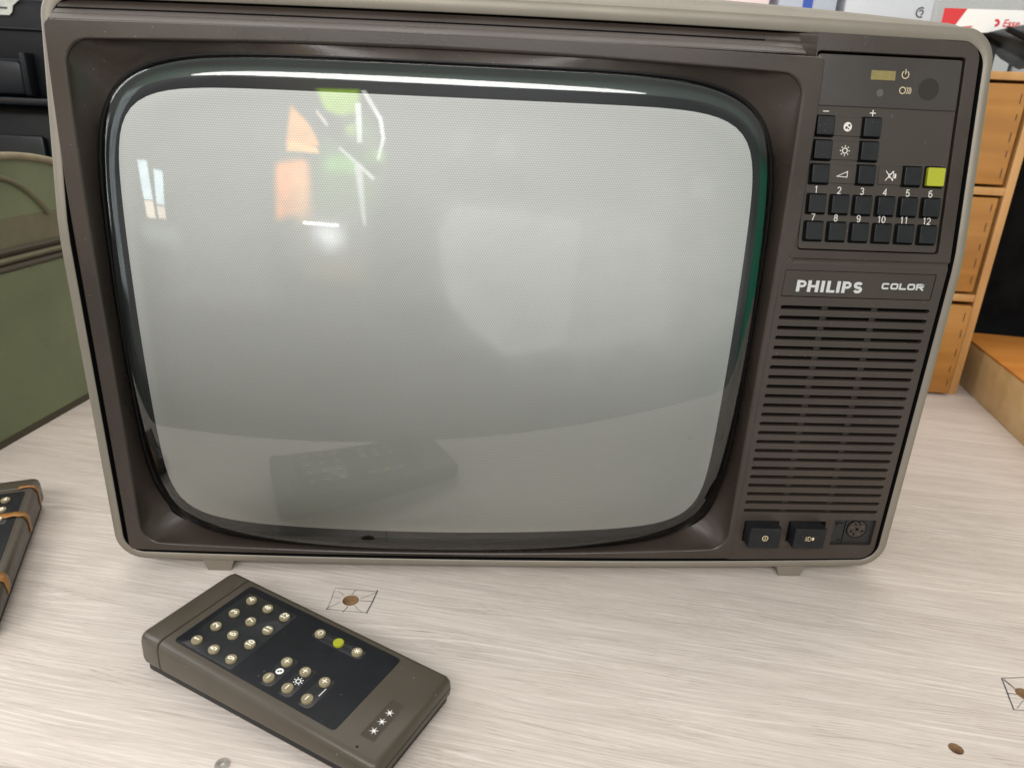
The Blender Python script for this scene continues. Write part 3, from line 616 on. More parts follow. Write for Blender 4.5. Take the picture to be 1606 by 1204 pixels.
def shrink(P, d0, y0):
    out = []
    for p in P:
        d, y = d0, y0
        if P is Po and abs(p[0] - xb) < 2e-4 and p[1] < 0.2668 and y < 0.01: d, y = d0 * .3 - 0.0002, 0.0   # no rounding where the lip runs on into the speaker panel
        v = Vector((p[0] - CX, p[1] - CZ)); v = v * (1 - d / v.length); out.append((CX + v.x, yB(CZ + v.y) + y, CZ + v.y))
    return out
b = B()
b.loft([shrink(Po, -0.0002, 0.022), shrink(Po, 0.0, 0.0025), shrink(Po, 0.0003, 0.0008), shrink(Po, 0.0012, 0.0), shrink(Po, 0.0022, 0.0), shrink(Pi, -0.0024, 0.0), shrink(Pi, -0.0018, 0.0), shrink(Pi, -0.0010, 0.0003), shrink(Pi, -0.0003, 0.0010), [(p[0], yB(p[1]) + 0.0022, p[1]) for p in Pi],
        mixl(0.15, 0, 0, 0.75), mixl(0.4, 0, 0, 0.75), mixl(0.7, 0, 0, 0.75), mixl(1.0, 0, 0), [(p[0], yG(*p) + 0.030, p[1]) for p in Pt]])
bez = tv(b, 'screen_bezel', 'brown', sharp=28)
b = B()   # rubber ring round the glass
g0 = se(0.2462, 0.1922, 6.6); g1 = se(0.2432, 0.1896, 6.6)
b.loft([[(x, yG(x, z) + 0.0135, z) for x, z in g0], [(x, yG(x, z) + 0.0118, z) for x, z in se(0.2448, 0.1910, 6.6)], [(x, yG(x, z) + 0.0128, z) for x, z in g1], [(x, yG(x, z) + 0.020, z) for x, z in g1]])
tv(b, 'rubber_seal', 'rubber', bez, sharp=0).data.shade_smooth()
# ramp between the top of the bezel lip and the frame, with a step
b = B(); n = 40; prof = ((0.0, -0.0012, 0.0), (0.0002, -0.0001, 0.0), (0.0010, 0.0005, 0), (0.0070, 0.0036, 0.0), (0.0076, 0.0042, 0), (0.0120, 0.0068, 0.0), (0.0123, 0.0050, 0.0), (0.0140, 0.0050, 0.0), (0.0142, 0.0084, 0.0), (0.0200, 0.0122, 0.0), (0.0215, 0.0136, 0.0), (0.030, 0.0150, 0.0))
rows = []
for y, z, _ in prof:
    row = []
    for i in range(n + 1):
        x = -0.3170 + (0.2000 + 0.3170) * i / n; w = 1 - ((x - 0.0) / 0.33) ** 2
        px_, py_, pz_ = x, yB(0.4065) + 0.0008 + y, 0.4067 + z + 0.0027 * w
        q = max(0.0, min(1.0, (x - 0.184 + z * 0.4) / 0.014)); ys = (pz_ - HK) * math.tan(LEAN) - 0.0004
        row.append((px_, py_ + (ys - py_) * q * q * (3 - 2 * q) if ys > py_ or q > .5 else py_, pz_))
    rows.append(row)
vs = [p for r_ in rows for p in r_]; fs = [(k * (n + 1) + i, k * (n + 1) + i + 1, (k + 1) * (n + 1) + i + 1, (k + 1) * (n + 1) + i) for k in range(len(rows) - 1) for i in range(n)]
b.add(vs, fs); tv(b, 'top_ramp', 'brown', bez, sharp=14)
b = B(); g_ = [[(p[0], p[1] - 0.0003, p[2] + dz) for p in rows[8]] for dz in (-0.0020, -0.0003)]
b.add(g_[0] + g_[1], [(i, i + 1, n + 2 + i, n + 1 + i) for i in range(n - 3)]); tv(b, 'ramp_shade', 'black', bez, sharp=0)  # black strip on the riser paints in the shade of the groove

# speaker panel with slots, name plate recess, push-button wells
PX0, PX1, PZ0, PZ1 = 0.1920, 0.3192, 0.0083, 0.2655
outl = [(x_, PZ0 + BOT(x_)) for x_ in [PX0 + (PX1 - .014 - PX0) * i / 6 for i in range(6)]] + arc(PX1 - 0.012, PZ0 - 0.0006 + 0.012, 0.012, -90, 0, 6) + [(PX1, PZ1), (PX0, PZ1)]
slots = [rect(0.1963, 0.3138, z - 0.00175, z + 0.00175, 0.00172, 5) for z in [0.2323 - 0.00809 * k for k in range(23)]]
plate_h = rect(0.1950, 0.3122, 0.2405, 0.2612, 0.0012, 3)
well1 = rect(0.1992, 0.2296, 0.0240, 0.0445, 0.001, 2); well2 = rect(0.2378, 0.2708, 0.0240, 0.0447, 0.001, 2); sock = rect(0.2780, 0.3151, 0.0209, 0.0464, 0.0006, 2)
b = B(); holes = slots + [plate_h, well1, well2, sock]
plate(b, outl, holes, FL, 0.0)
b.loft([[FL(x, z, 0) for x, z in outl], [FL(x, z, -0.02) for x, z in outl]])
for h in slots:
    b.loft([[FL(x, z, 0) for x, z in h], [FL(x, z, -0.0003) for x, z in inset(h, 0.0003)], [FL(x, z, -0.005) for x, z in inset(h, 0.0003)]])
for h, d in ((plate_h, 0.002), (well1, 0.01), (well2, 0.01), (sock, 0.003)):
    b.loft([[FL(x, z, 0) for x, z in h], [FL(x, z, -0.0002) for x, z in inset(h, 0.0002)], [FL(x, z, -d) for x, z in inset(h, 0.0002)]])
spk = tv(b, 'speaker_panel', 'brown', sharp=18)
b = B(); b.poly(rect(0.1935, 0.318, 0.05, 0.2385, 0.001, 2), FL, -0.0050)
tv(b, 'speaker_cloth', 'black', spk, sharp=0)
b = B()
for k in range(23):      # uprights behind the slots
    z = 0.2323 - 0.00809 * k
    pass
for x0 in (0.2325, 0.2718):
    b = B(); b.box((x0, 0.0040, 0.1433), (0.0050, 0.0014, 0.186), 0.0003); tv(b, 'grille_support', 'panel', spk, sharp=18)
b = B(); plug(b, inset(plate_h, 0.0006), FL, -0.002, -0.0004, 0.0003); np_ = tv(b, 'name_plate', 'panel', spk, sharp=18)
# raised maker's lettering
b = B(); H = 0.0088; z0 = 0.2449; t = 0.0025
def letter(ch, x, w, d):
    top = z0 + H; s = lambda pts, ww, dd, cl=False: stroke(b, pts, ww, FL, dd, cl, 0.0009)
    if ch in 'PHIL': s([(x + t / 2, z0), (x + t / 2, top)], t, d)
    if ch == 'P':
        rb = 0.0021
        s([(x + t * .9, top - 0.0010), (x + w - rb - .0009, top - 0.0010)] + arc(x + w - rb - .0010, top - 0.0010 - rb * .86, rb, 80, -80, 8, rb * .86) + [(x + t * .9, top - 0.0010 - 2 * rb * .86)], 0.0018, d + .00003)
    if ch == 'H': s([(x + w - t / 2, z0), (x + w - t / 2, top)], t, d); s([(x + t * .9, z0 + H * .5), (x + w - t * .9, z0 + H * .5)], 0.0018, d + .00003)
    if ch == 'L': s([(x + t * .9, z0 + 0.0009), (x + w, z0 + 0.0009)], 0.0018, d + .00003)
    if ch == 'S':
        c = x + w / 2; r1 = w / 2 - 0.0011; q = H / 2 - 0.0011
        s(arc(c, z0 + H - 0.0011 - q / 2, r1, 25, 180, 10, q / 2)[:-1] + arc(c, z0 + H - .0011 - q / 2, r1, 180, 245, 5, q / 2) + arc(c, z0 + .0011 + q / 2, r1, 65, 0, 5, q / 2)[:] + arc(c, z0 + .0011 + q / 2, r1, 0, -155, 10, q / 2)[1:], 0.0021, d)
x = 0.2055
for ch, w, g in (('P', 0.0073, .0012), ('H', 0.0085, .0018), ('I', 0.0025, .0020), ('L', 0.0064, .0013), ('I', 0.0025, .0016), ('P', 0.0070, .0018), ('S', 0.0070, 0)):
    letter(ch, x, w, 0.0005 + random.random() * 1e-5); x += w + g
tv(b, 'raised_lettering', 'letter', np_, sharp=18)
b = B(); zc, hh = 0.2487, 0.0048; tw = 0.00125
def s2(pts, cl=False, d=0.0003): stroke(b, pts, tw, FL, d, cl, 0.0006)
def sq(x, w, r=0.0010): return rect(x + tw / 2, x + w - tw / 2, zc + tw / 2, zc + hh - tw / 2, r, 3)
x = 0.2712; w = 0.0060; g = 0.00082
pts = sq(x, w); C = [p for p in pts if not (p[0] > x + w * .8 and zc + hh * .3 < p[1] < zc + hh * .7)]
k = max(range(len(C)), key=lambda i: -abs(C[i][1] - (zc + hh * .72)) - (0 if C[i][0] > x + w / 2 else 9)); C = C[k:] + C[:k]; s2(C); x += w + g
s2(sq(x, w), True); x += w + g
s2([(x + tw / 2, zc + hh), (x + tw / 2, zc + tw / 2), (x + w * .92, zc + tw / 2)]); x += w * .92 + g
s2(sq(x, w), True); x += w + g
s2([(x + tw / 2, zc), (x + tw / 2, zc + hh - tw / 2), (x + w - tw, zc + hh - tw / 2)] + arc(x + w - tw * 1.1, zc + hh * .70, hh * .18, 85, -85, 5) + [(x + tw, zc + hh * .45)]); s2([(x + w * .5, zc + hh * .45), (x + w - .0002, zc)], d=0.00034)
tv(b, 'colour_lettering', 'letter', np_, sharp=18)

def power_icon(b, cx, cy, r, w, fr, d):
    stroke(b, arc(cx, cy, r, 120, 420, 20), w, fr, d); stroke(b, [(cx, cy + r * .1), (cx, cy + r * 1.45)], w, fr, d + 2e-5)
def contrast_icon(b, cx, cy, r, fr, d, mat_dark=None):
    b.poly(circ(cx, cy, r, 22, r * 1.05), fr, d)
def sun_icon(b, cx, cy, r, fr, d):
    stroke(b, circ(cx, cy, r * .52, 18), r * .2, fr, d, True)
    for k in range(8):
        a = R(45 * k + 22.5 * 0); stroke(b, [(cx + r * .78 * math.cos(a), cy + r * .78 * math.sin(a)), (cx + r * 1.1 * math.cos(a), cy + r * 1.1 * math.sin(a))], r * .2, fr, d)
# two black push buttons, standing proud
for (x0, x1, icon) in ((0.2003, 0.2274, 'on'), (0.2392, 0.2662, 'tone')):
    b = B(); plug(b, rect(x0, x1, 0.0249, 0.0442, 0.0008, 3), FL, -0.009, 0.0120, 0.0006); pb = tv(b, 'push_button', 'button', sharp=18)
    b = B(); cx = (x0 + x1) / 2; cz = 0.0348; d = 0.0122
    if icon == 'on':
        pb['label'] = 'push button printed with an on-off circle'
        stroke(b, circ(cx, cz, 0.0023, 20), 0.0006, FL, d, True); stroke(b, [(cx, cz - .0012), (cx, cz + .0012)], 0.0006, FL, d)
    else:
        pb['label'] = 'push button printed with a headset sign'
        for q in (-.0015, 0, .0015): stroke(b, [(cx - .0040, cz + q), (cx - .0024, cz + q)], 0.0005, FL, d)
        stroke(b, [(cx - .0016, cz - .0020), (cx - .0016, cz + .0020)] + arc(cx - .0010, cz, 0.0020, 90, -90, 8) + [(cx - .0016, cz - .0020)], 0.0004, FL, d)
        b.poly(rect(cx + .0018, cx + .0035, cz - .0014, cz + .0014, .0004, 2), FL, d)
    tv(b, 'printed_sign', 'cream', pb, sharp=0)
# headphone socket
b = B(); plate(b, inset(sock, 0.0003), [circ(0.3006, 0.0361, 0.0090, 32)], FL, -0.0030)
b.loft([[FL(x, z, -0.003) for x, z in circ(0.3006, 0.0361, 0.0090, 32)], [FL(x, z, -0.008) for x, z in circ(0.3006, 0.0361, 0.0088, 32)]])
b.poly(rect(0.2786, 0.2888, 0.0225, 0.0455, .0005, 2), FL, -0.0024, -0.003); b.poly(rect(0.2895, 0.2903, 0.0217, 0.0460, .0003, 2), FL, -0.0016, -0.003)
b.box((0.2842, 0.0015, 0.041), (0.006, 0.002, 0.0025), .0003); b.box((0.2868, 0.0015, 0.0245), (0.002, 0.002, 0.0015), .0003)
so = tv(b, 'headphone_socket', 'socket', sharp=18)
b = B(); b.loft([[FL(x, z, -0.0022) for x, z in circ(0.3006, 0.0361, 0.0080, 32)]], False, True)
so2 = tv(b, 'socket_insert', 'panel', so, sharp=0)
b = B(); stroke(b, circ(0.3006, 0.0361, 0.0086, 32), 0.0009, FL, -0.0020, True); tv(b, 'socket_ring', 'rubber', so, sharp=0)
for k in range(8):
    a = R(22 + 45 * k); b = B(); x, z = 0.3006 + 0.0052 * math.cos(a), 0.0361 + 0.0052 * math.sin(a)
    stroke(b, [(x - .0011 * math.cos(a + .6), z - .0011 * math.sin(a + .6)), (x + .0013 * math.cos(a + .6), z + .0013 * math.sin(a + .6))], 0.0011, FL, -0.0019, False, .0004)
    tv(b, 'socket_contact', 'black' if k % 3 else 'pin', so, sharp=0)
b = B(); b.poly(circ(0.3006, 0.0361, 0.0014, 12), FL, -0.0019); b.poly(rect(0.2992, 0.3020, 0.0428, 0.0440, .0003, 2), FL, -0.0018); tv(b, 'socket_key', 'black', so, sharp=0)

# leaning control section: surround with rounded corner, inset panel, keys
top_s = 0.1525
outl = [(0.1960, -0.0026), (0.3192, -0.0026)] + arc(0.3192 - 0.013, top_s - 0.013, 0.013, 0, 90, 8) + [(0.1960, top_s + 0.0008)]
ph_ = rect(0.2008, 0.3100, 0.0030, 0.1418, 0.0028, 4)
b = B(); plate(b, outl, [ph_], FU, 0.0)
b.loft([[FU(x, z, 0) for x, z in outl], [FU(x, z, -0.0006) for x, z in inset(outl, -0.0003)], [FU(x, z, -0.02) for x, z in inset(outl, -0.0003)]])
b.loft([[FU(x, z, 0) for x, z in ph_], [FU(x, z, -0.0004) for x, z in inset(ph_, 0.0004)], [FU(x, z, -0.004) for x, z in inset(ph_, 0.0004)]])
cs = tv(b, 'control_surround', 'brown', sharp=18)
b = B(); prof = ((0.2704, 0.0000), (0.2698, 0.0009), (0.2684, 0.0014), (0.2664, 0.0006), (0.2655, 0.0))
vs = []
for z, y in prof: vs += [(0.1960, y, z), (0.3192, y, z)]
b.add(vs, [(2 * i, 2 * i + 1, 2 * i + 3, 2 * i + 2) for i in range(4)]); tv(b, 'divider_groove', 'brown', sharp=50)
b = B(); plug(b, rect(0.2020, 0.3080, 0.0042, 0.1398, 0.0022, 4), FU, -0.005, -0.0012, 0.0004); cp = tv(b, 'control_panel', 'panel', sharp=18)
P0 = -0.0012
b = B(); plug(b, rect(0.2025, 0.3075, 0.1050, 0.1393, 0.0012, 3), FU, P0, P0 + 0.0009, 0.0003); win = tv(b, 'indicator_window', 'window', cp, sharp=18)
dW = P0 + 0.0011
b = B(); b.poly(rect(0.2416, 0.2595, 0.1237, 0.1300, .0003, 2), FU, dW); tv(b, 'display', 'display', cp, sharp=0)
b = B(); b.poly(circ(0.2496, 0.1150, 0.0026, 20), FU, dW); tv(b, 'indicator_lens', 'lens', cp, sharp=0)
b = B(); b.poly(circ(0.2851, 0.1190, 0.0075, 28), FU, dW); tv(b, 'infrared_eye', 'sensor', cp, sharp=0)
b = B()
power_icon(b, 0.2667, 0.1280, 0.0025, 0.00055, FU, dW)
stroke(b, circ(0.2660, 0.1174, 0.0022, 18), 0.00055, FU, dW, True)
for q in (0, .0013, .0026): stroke(b, arc(0.2660 + q, 0.1174, 0.0036, 38, -38, 8), 0.00045, FU, dW)
tv(b, 'window_print', 'cream', cp, sharp=0)
COLX = [0.2121 + 0.01729 * k for k in range(6)]
KEYS = [(COLX[0], .0911), (COLX[2], .0911), (COLX[0], .0745), (COLX[2], .0747), (COLX[0], .0578), (COLX[2], .0582), (COLX[4], .0585), (COLX[5], .0587)] + [(x, .0367) for x in COLX] + [(x, .0172) for x in COLX]
legend = B(); wells = B(); seats = B()
for i, (x, s) in enumerate(KEYS):
    sz = 0.0127 if i != 7 else 0.0130
    wells.poly(rr(x - .0002, s - .0001, sz + 0.0026, sz + 0.0026, .0012, 3), FU, P0 + 0.00012)
    b = B(); plug(b, rr(x, s, sz, sz, 0.0009, 3), FU, P0, P0 + 0.0030, 0.0005)
    kb = tv(b, 'key', 'green_key' if i == 7 else 'button', cp, sharp=18)
    if i == 7: kb['label'] = 'yellow-green square key'
wk = tv(wells, 'key_surround', 'black', cp, sharp=0)
for x0, x1, s in ((COLX[0] + .0074, COLX[2] - .0074, .0911), (COLX[0] + .0074, COLX[2] - .0074, .0746), (COLX[0] + .0074, COLX[2] - .0074, .0580), (COLX[3] - .0075, COLX[4] - .0074, .0584)):
    plug(seats, rect(x0, x1, s - .0064, s + .0064, .0005, 2), FU, P0, P0 + 0.0007, 0.0003)
tv(seats, 'icon_plate', 'panel', cp, sharp=18)
dl = P0 + 0.0002; ds = P0 + 0.0009
for k in range(6):
    digits(legend, str(k + 1), COLX[k] - .0010, 0.0468, 0.0047, 0.00062, FU, dl); digits(legend, str(k + 7), COLX[k] - .0012, 0.0272, 0.0047, 0.00062, FU, dl)
stroke(legend, [(COLX[0] - .0022, .1012), (COLX[0] + .0022, .1012)], .0007, FU, dl)
stroke(legend, [(COLX[2] - .0022, .1013), (COLX[2] + .0022, .1013)], .0007, FU, dl); stroke(legend, [(COLX[2], .0991), (COLX[2], .1035)], .0007, FU, dl + 2e-5)
contrast_icon(legend, 0.2290, 0.0911, 0.0031, FU, ds)
sun_icon(legend, 0.2289, 0.0746, 0.0034, FU, ds)
stroke(legend, [(0.2252, .0566), (0.2327, .0562), (0.2327, .0602)], .0006, FU, ds, True)
mx, ms = 0.2650, .0584
stroke(legend, [(mx - .0036, ms + .0034), (mx + .0022, ms - .0034)], .0006, FU, ds); stroke(legend, [(mx - .0034, ms - .0034), (mx + .0020, ms + .0034)], .0006, FU, ds + 2e-5)
stroke(legend, [(mx - .0012, ms - .0012), (mx + .0004, ms - .0012), (mx + .0022, ms - .0030), (mx + .0022, ms + .0030), (mx + .0004, ms + .0012), (mx - .0012, ms + .0012)], .0005, FU, ds + 4e-5, True)
legend.poly(rect(mx + .0030, mx + .0044, ms - .0016, ms + .0016, .0002, 2), FU, ds)
tv(legend, 'printed_signs', 'print', cp, sharp=0)
dots = B()
for q, w_ in ((-0.0008, .0012), (0.0011, .0011)): dots.poly(circ(0.2290 + q, 0.0911 + (0.0010 if q > 0 else -.0006), w_ * .8, 10), FU, ds + 6e-5)
dots.poly(circ(0.2298, 0.0897, .0006, 8), FU, ds + 6e-5); tv(dots, 'printed_dots', 'ink', cp, sharp=0)

# ------------------------------------------------------------------ remote controls
RL, RW, H1, H2 = 0.192, 0.081, 0.032, 0.022
def topz(u): return H1 - (H1 - H2) * u / RL
def RF(u, v, d=0.0): return (u, v, topz(u) + d)
def section(u, e=0.0, drop=0.0, low=0.0085):
    uu = -0.004 + u * (RL + 0.009) / RL if (u < 0.01 or u > RL - 0.01) else u
    h = topz(uu) - drop
    side = [(0.0008 + e, low), (0.0 + e, low + 0.003), (0.0002 + e, h - 0.0062), (0.0011 + e, h - 0.0026), (0.0028 + e, h - 0.0008), (0.0055 + e, h)]
    return [(uu, a - 0.0018, z) for a, z in side] + [(uu, RW + 0.0018 - a, z) for a, z in reversed(side)]
KU = [0.0354 + 0.01605 * k for k in range(3)]; KV = [0.0142 + 0.0161 * k for k in range(4)]
def build_remote():
    rt = empty('remote_control', (0, 0, 0), 'x', 'remote control')
    b = B(); b.loft([section(0.0152, 0.0009, 0.0009), section(0.0158), section(0.10), section(RL - 0.004), section(RL - 0.0012, 0.0008, 0.0012), section(RL, 0.003, 0.0032)], True, True)
    sh = b.make('upper_shell', 'rc', rt, 40)
    b = B(); b.loft([section(0.0, 0.0030, 0.0035), section(0.0010, 0.0010, 0.0014), section(0.0035), section(0.0140), section(0.0147, 0.0009, 0.0009)], True, True)
    b.make('end_cap', 'rc', rt, 40)
    b = B(); b.loft([section(0.0140, 0.0016, 0.0016), section(0.0160, 0.0016, 0.0016)]); b.make('cap_joint', 'black', sh, 40)
    b = B()
    b.box((RL / 2 + .0005, RW / 2, 0.0052), (RL + 0.004, RW - 0.002, 0.0104), 0.0012); b.make('base', 'rc_base', rt, 30)
    b = B()   # moulded line round the star end, between the half shells
    stroke(b, [(0.001, .0130), (RW - .001, .0130)], 0.0007, lambda v, z, d: (RL + 0.00505 + d, v, z), 0.0); b.make('shell_joint', 'black', sh, 0)
    b = B(); plug(b, rect(0.0217, 0.1605, 0.0066, 0.0752, 0.0028, 4), RF, -0.001, 0.0004, 0.0002); kp = b.make('keypad', 'keypad', rt, 25)
    b = B()   # shallow glossy fields round the groups of keys
    plug(b, rect(0.0268, 0.0738, 0.0078, 0.0692, 0.002, 4), RF, 0, 0.0006, .0002)
    plug(b, rect(0.0940, 0.1378, 0.0588, 0.0682, 0.004, 5), RF, 0, 0.0006, .0002)
    for u in (0.0994, 0.1153, 0.1316): plug(b, rect(u - .0056, u + .0062, 0.0100, 0.0372, 0.004, 5), RF, 0, 0.0006, .0002)
    b.make('key_field', 'keypad_gloss', kp, 25)
    ex, ey = (0, 1), (-1, 0)
    def key(u, v, sign, green=False):
        b = B(); c = circ(u, v, 0.0037, 24); plug(b, c, RF, 0.0004, 0.0024, 0.0004)
        k = b.make('round_key', 'green_key' if green else 'key', kp, 18)
        if green: k['label'] = 'yellow-green round key'; return
        p = B(); d = 0.0025
        if sign == 'power':
            fr = lambda a, c_, dd: RF(u - c_, v + a, dd); power_icon(p, 0, -.0003, 0.0017, 0.0006, fr, d)
        elif sign == 'mute':
            for a in (0, 60, 120): stroke(p, [(u - .0022 * math.cos(R(a + 20)), v - .0022 * math.sin(R(a + 20))), (u + .0022 * math.cos(R(a + 20)), v + .0022 * math.sin(R(a + 20)))], .0007, RF, d + a * 1e-7)
        elif sign in '+-':
            stroke(p, [(u, v - .0020), (u, v + .0020)] if sign == '+' else [(u - .0002, v - .0018), (u - .0002, v + .0018)], .0007, RF, d)
            if sign == '+': stroke(p, [(u - .0020, v), (u + .0020, v)], .0007, RF, d + 2e-5)
        else: digits(p, sign, u, v, 0.0041, 0.00085, RF, d, ex, ey)
        p.make('key_print', 'key_print', kp, 0)
    for i in range(3):
        for j in range(4): key(KU[i], KV[j], str(i * 4 + j + 1))
    key(0.0997, 0.0634, 'power'); key(0.1160, 0.0634, '', True); key(0.1322, 0.0634, 'mute')
    for u in (0.0994, 0.1153, 0.1316): key(u, 0.0316, '+'); key(u, 0.0155, '-')
    p = B(); d = 0.0008
    p.poly(circ(0.1006, 0.0237, 0.0026, 18), RF, d); sun_icon(p, 0.1165, 0.0238, 0.0030, RF, d); stroke(p, [(0.1355, .0215), (0.1355, .0285)], .0005, RF, d)
    p.make('printed_signs', 'white', kp, 0)
    p = B(); p.poly(circ(0.0999, 0.0232, 0.0008, 10), RF, d + 5e-5); p.poly(circ(0.1012, 0.0243, 0.0008, 10), RF, d + 5e-5); p.make('printed_dots', 'ink', kp, 0)
    b = B()   # sunk emblem bar: raised rim line round a flat field
    stroke(b, rect(0.1752, 0.1850, 0.0130, 0.0448, 0.0008, 2), 0.0006, RF, 0.0002, True, .0004); rim = b.make('emblem_rim', 'rc', rt, 25)
    b = B(); b.poly(rect(0.1754, 0.1848, 0.0132, 0.0446, 0.0008, 2), RF, 0.0001); b.make('emblem_field', 'rc_shade', rim, 0)
    for v in (0.0191, 0.0270, 0.0348):
        b = B()
        for k in range(6):
            a = R(60 * k + 30); q = [(0.1806 + 0.0031 * math.cos(a), v + 0.0031 * math.sin(a)), (0.1806 + .0007 * math.cos(a + R(30)), v + .0007 * math.sin(a + R(30))), (0.1806, v), (0.1806 + .0007 * math.cos(a - R(30)), v + .0007 * math.sin(a - R(30)))]
            b.poly([(x, y) for x, y in q], RF, 0.00045)
        b.make('star', 'white', rim, 0)
    b = B(); b.poly(circ(0.1790, 0.0053, 0.0008, 10), RF, 0.00015); b.make('pin_hole', 'black', sh, 0)
    return rt
rc = build_remote()
rc.location = (-0.2567, -0.1156, TZ + 0.0002); rc.rotation_euler = (0, 0, R(-29.8))
rc['label'] = 'olive brown remote control with beige numbered keys lying in front of the television'; rc['group'] = 'remote controls on the table'
def dup(root):
    def cp_(o, par):
        c = o.copy(); COL.objects.link(c); c.parent = par
        for ch in list(o.children): cp_(ch, c)
        return c
    return cp_(root, None)
rc2 = dup(rc)
a2 = R(-69.5); rc2.rotation_euler = (0, 0, a2); rc2.location = (-0.447 - RW * (-math.sin(a2)), 0.097 - RW * math.cos(a2), TZ + 0.0002)
rc2['label'] = 'worn remote control mended with brown tape, cut off by the left edge'
def tape_band(u, w, jag, last=0):
    b = B(); n = 24; ls = []
    sec = section(u)[1:-1]; sec = [(p[1], p[2]) for p in sec]
    path = [(sec[0][0] - .0003, 0.010)]
    for i in range(len(sec)):
        a = sec[i]; path.append((a[0] + (-.0004 if i < 5 else .0004 if i > 5 else 0), a[1] + (0.0004 if 2 < i < 8 else 0)))
    dense = []
    for i in range(len(path) - 1):
        L = math.hypot(path[i + 1][0] - path[i][0], path[i + 1][1] - path[i][1]); k = max(1, int(L / .004))
        for j in range(k): dense.append((path[i][0] + (path[i + 1][0] - path[i][0]) * j / k, path[i][1] + (path[i + 1][1] - path[i][1]) * j / k))
    dense.append(path[-1])
    if last: dense = dense[-last:]
    rows = [[], [], []]
    for i, (v, z) in enumerate(dense):
        w0 = w * (1 + random.uniform(-jag, jag)); uu = u + random.uniform(-1, 1) * .0006
        lift = 0.0004 + random.random() * .0006 if z > 0.02 else 0
        for k, q in enumerate((-.5, 0, .5)): rows[k].append((uu + q * w0, v, z + lift - (H1 - H2) * (q * w0) / RL))
    m_ = len(dense); b.add([p for r_ in rows for p in r_], [(k * m_ + i, k * m_ + i + 1, (k + 1) * m_ + i + 1, (k + 1) * m_ + i) for k in range(2) for i in range(m_ - 1)])
    o = b.make('tape', 'tape', rc2, 60); md = o.modifiers.new('thick', 'SOLIDIFY'); md.thickness = 0.0004; md.offset = 1
tape_band(0.062, 0.0075, 0.2); tape_band(0.0150, 0.0050, 0.5, 9); tape_band(0.150, 0.010, 0.15)

# ------------------------------------------------------------------ green vanity case (left)
e1 = Vector((0.138, 0.990, 0)).normalized(); nx = Vector((-0.990, 0.138, 0)).normalized()     # along the visible face / into the case
gc0 = Vector((-0.541, 0.3626, TZ))
GC = empty('vanity_case', tuple(gc0), 'olive green leatherette vanity case with piped lid standing left of the television', 'case')
def GF(s, z, d): return tuple(e1 * s - nx * d + Vector((0, 0, z)))       # s along the face, z up, d out of the face
s0, s1, zb = -0.30, 0.13, 0.190
def case_body(za, zc, ins=0.0):
    b = B(); r = 0.03; o = [(s0 + ins, -0.0)]
    pts = rect(s0 + ins, s1 - ins, -0.30 + ins, 0.0 - ins, r, 6)
    b.loft([[GF(s, z, d) for s, d in pts] for z in (za, zc)], True, True); return b
case_body(0.004, 0.186).make('body', 'case_green', GC, 30)
case_body(0.0, 0.008, -0.001).make('bottom_trim', 'dark_piping', GC, 30)
for z in (0.190, 0.199, 0.2085): 
    b = B(); pts = rect(s0 - .001, s1 + .001, -0.301, 0.001, .031, 6); b.loft([[GF(s, z - .0032, d) for s, d in pts], [GF(s, z, d) for s, d in inset(pts, -.0022)], [GF(s, z + .0032, d) for s, d in pts]])
    b.make('zip_piping', 'dark_piping' if z != 0.199 else 'band', GC, 60)
case_body(0.186, 0.211, 0.0015).make('zip_tape', 'dark_piping', GC, 30)
case_body(0.2115, 0.2435).make('seam_band', 'band', GC, 30)
# arched lid
def lidz(s):
    t = (s - (s0 + s1) / 2) / ((s1 - s0) / 2); return 0.2435 + 0.064 * (1 - abs(t) ** 2.4)
b = B(); n = 26; prof = [(s0 + (s1 - s0) * i / n, lidz(s0 + (s1 - s0) * i / n)) for i in range(n + 1)]
loop = [(s, z) for s, z in reversed(prof)]
out = []
for d, q in ((0.0, 0.0), (-0.30, 0.0)): out.append([GF(s, z if 0 < i_ < n else 0.2435, d) for i_, (s, z) in enumerate(inset(loop, q) if q else loop)])
b.loft(out, True, True); b.make('lid', 'case_green', GC, 30)
def tube(pts, r, n=8):
    b = B(); ls = []
    for i, p in enumerate(pts):
        a = Vector(pts[max(0, i - 1)]); c = Vector(pts[min(len(pts) - 1, i + 1)]); t = (c - a).normalized()
        u = t.cross(Vector((0.31, 0.2, 0.93))).normalized(); v = t.cross(u)
        ls.append([tuple(Vector(p) + u * r * math.cos(2 * math.pi * k / n) + v * r * math.sin(2 * math.pi * k / n)) for k in range(n)])
    b.loft(ls, True, True); return b
tube([GF(s, z + .001, 0.001) for s, z in prof], 0.0042).make('lid_piping', 'piping', GC, 60)
tube([GF(-0.115 + .02 * k / 10, 0.284, 0.0005) for k in range(2)], 0.001).make('stitch', 'dark_piping', GC, 60)
pts = [GF(-0.11 + 0.105 * t, 0.291 - 0.004 * t - 0.046 * t ** 3, 0.0015) for t in [i / 14 for i in range(15)]]
tube(pts, 0.0030).make('handle_strap', 'band', GC, 60)

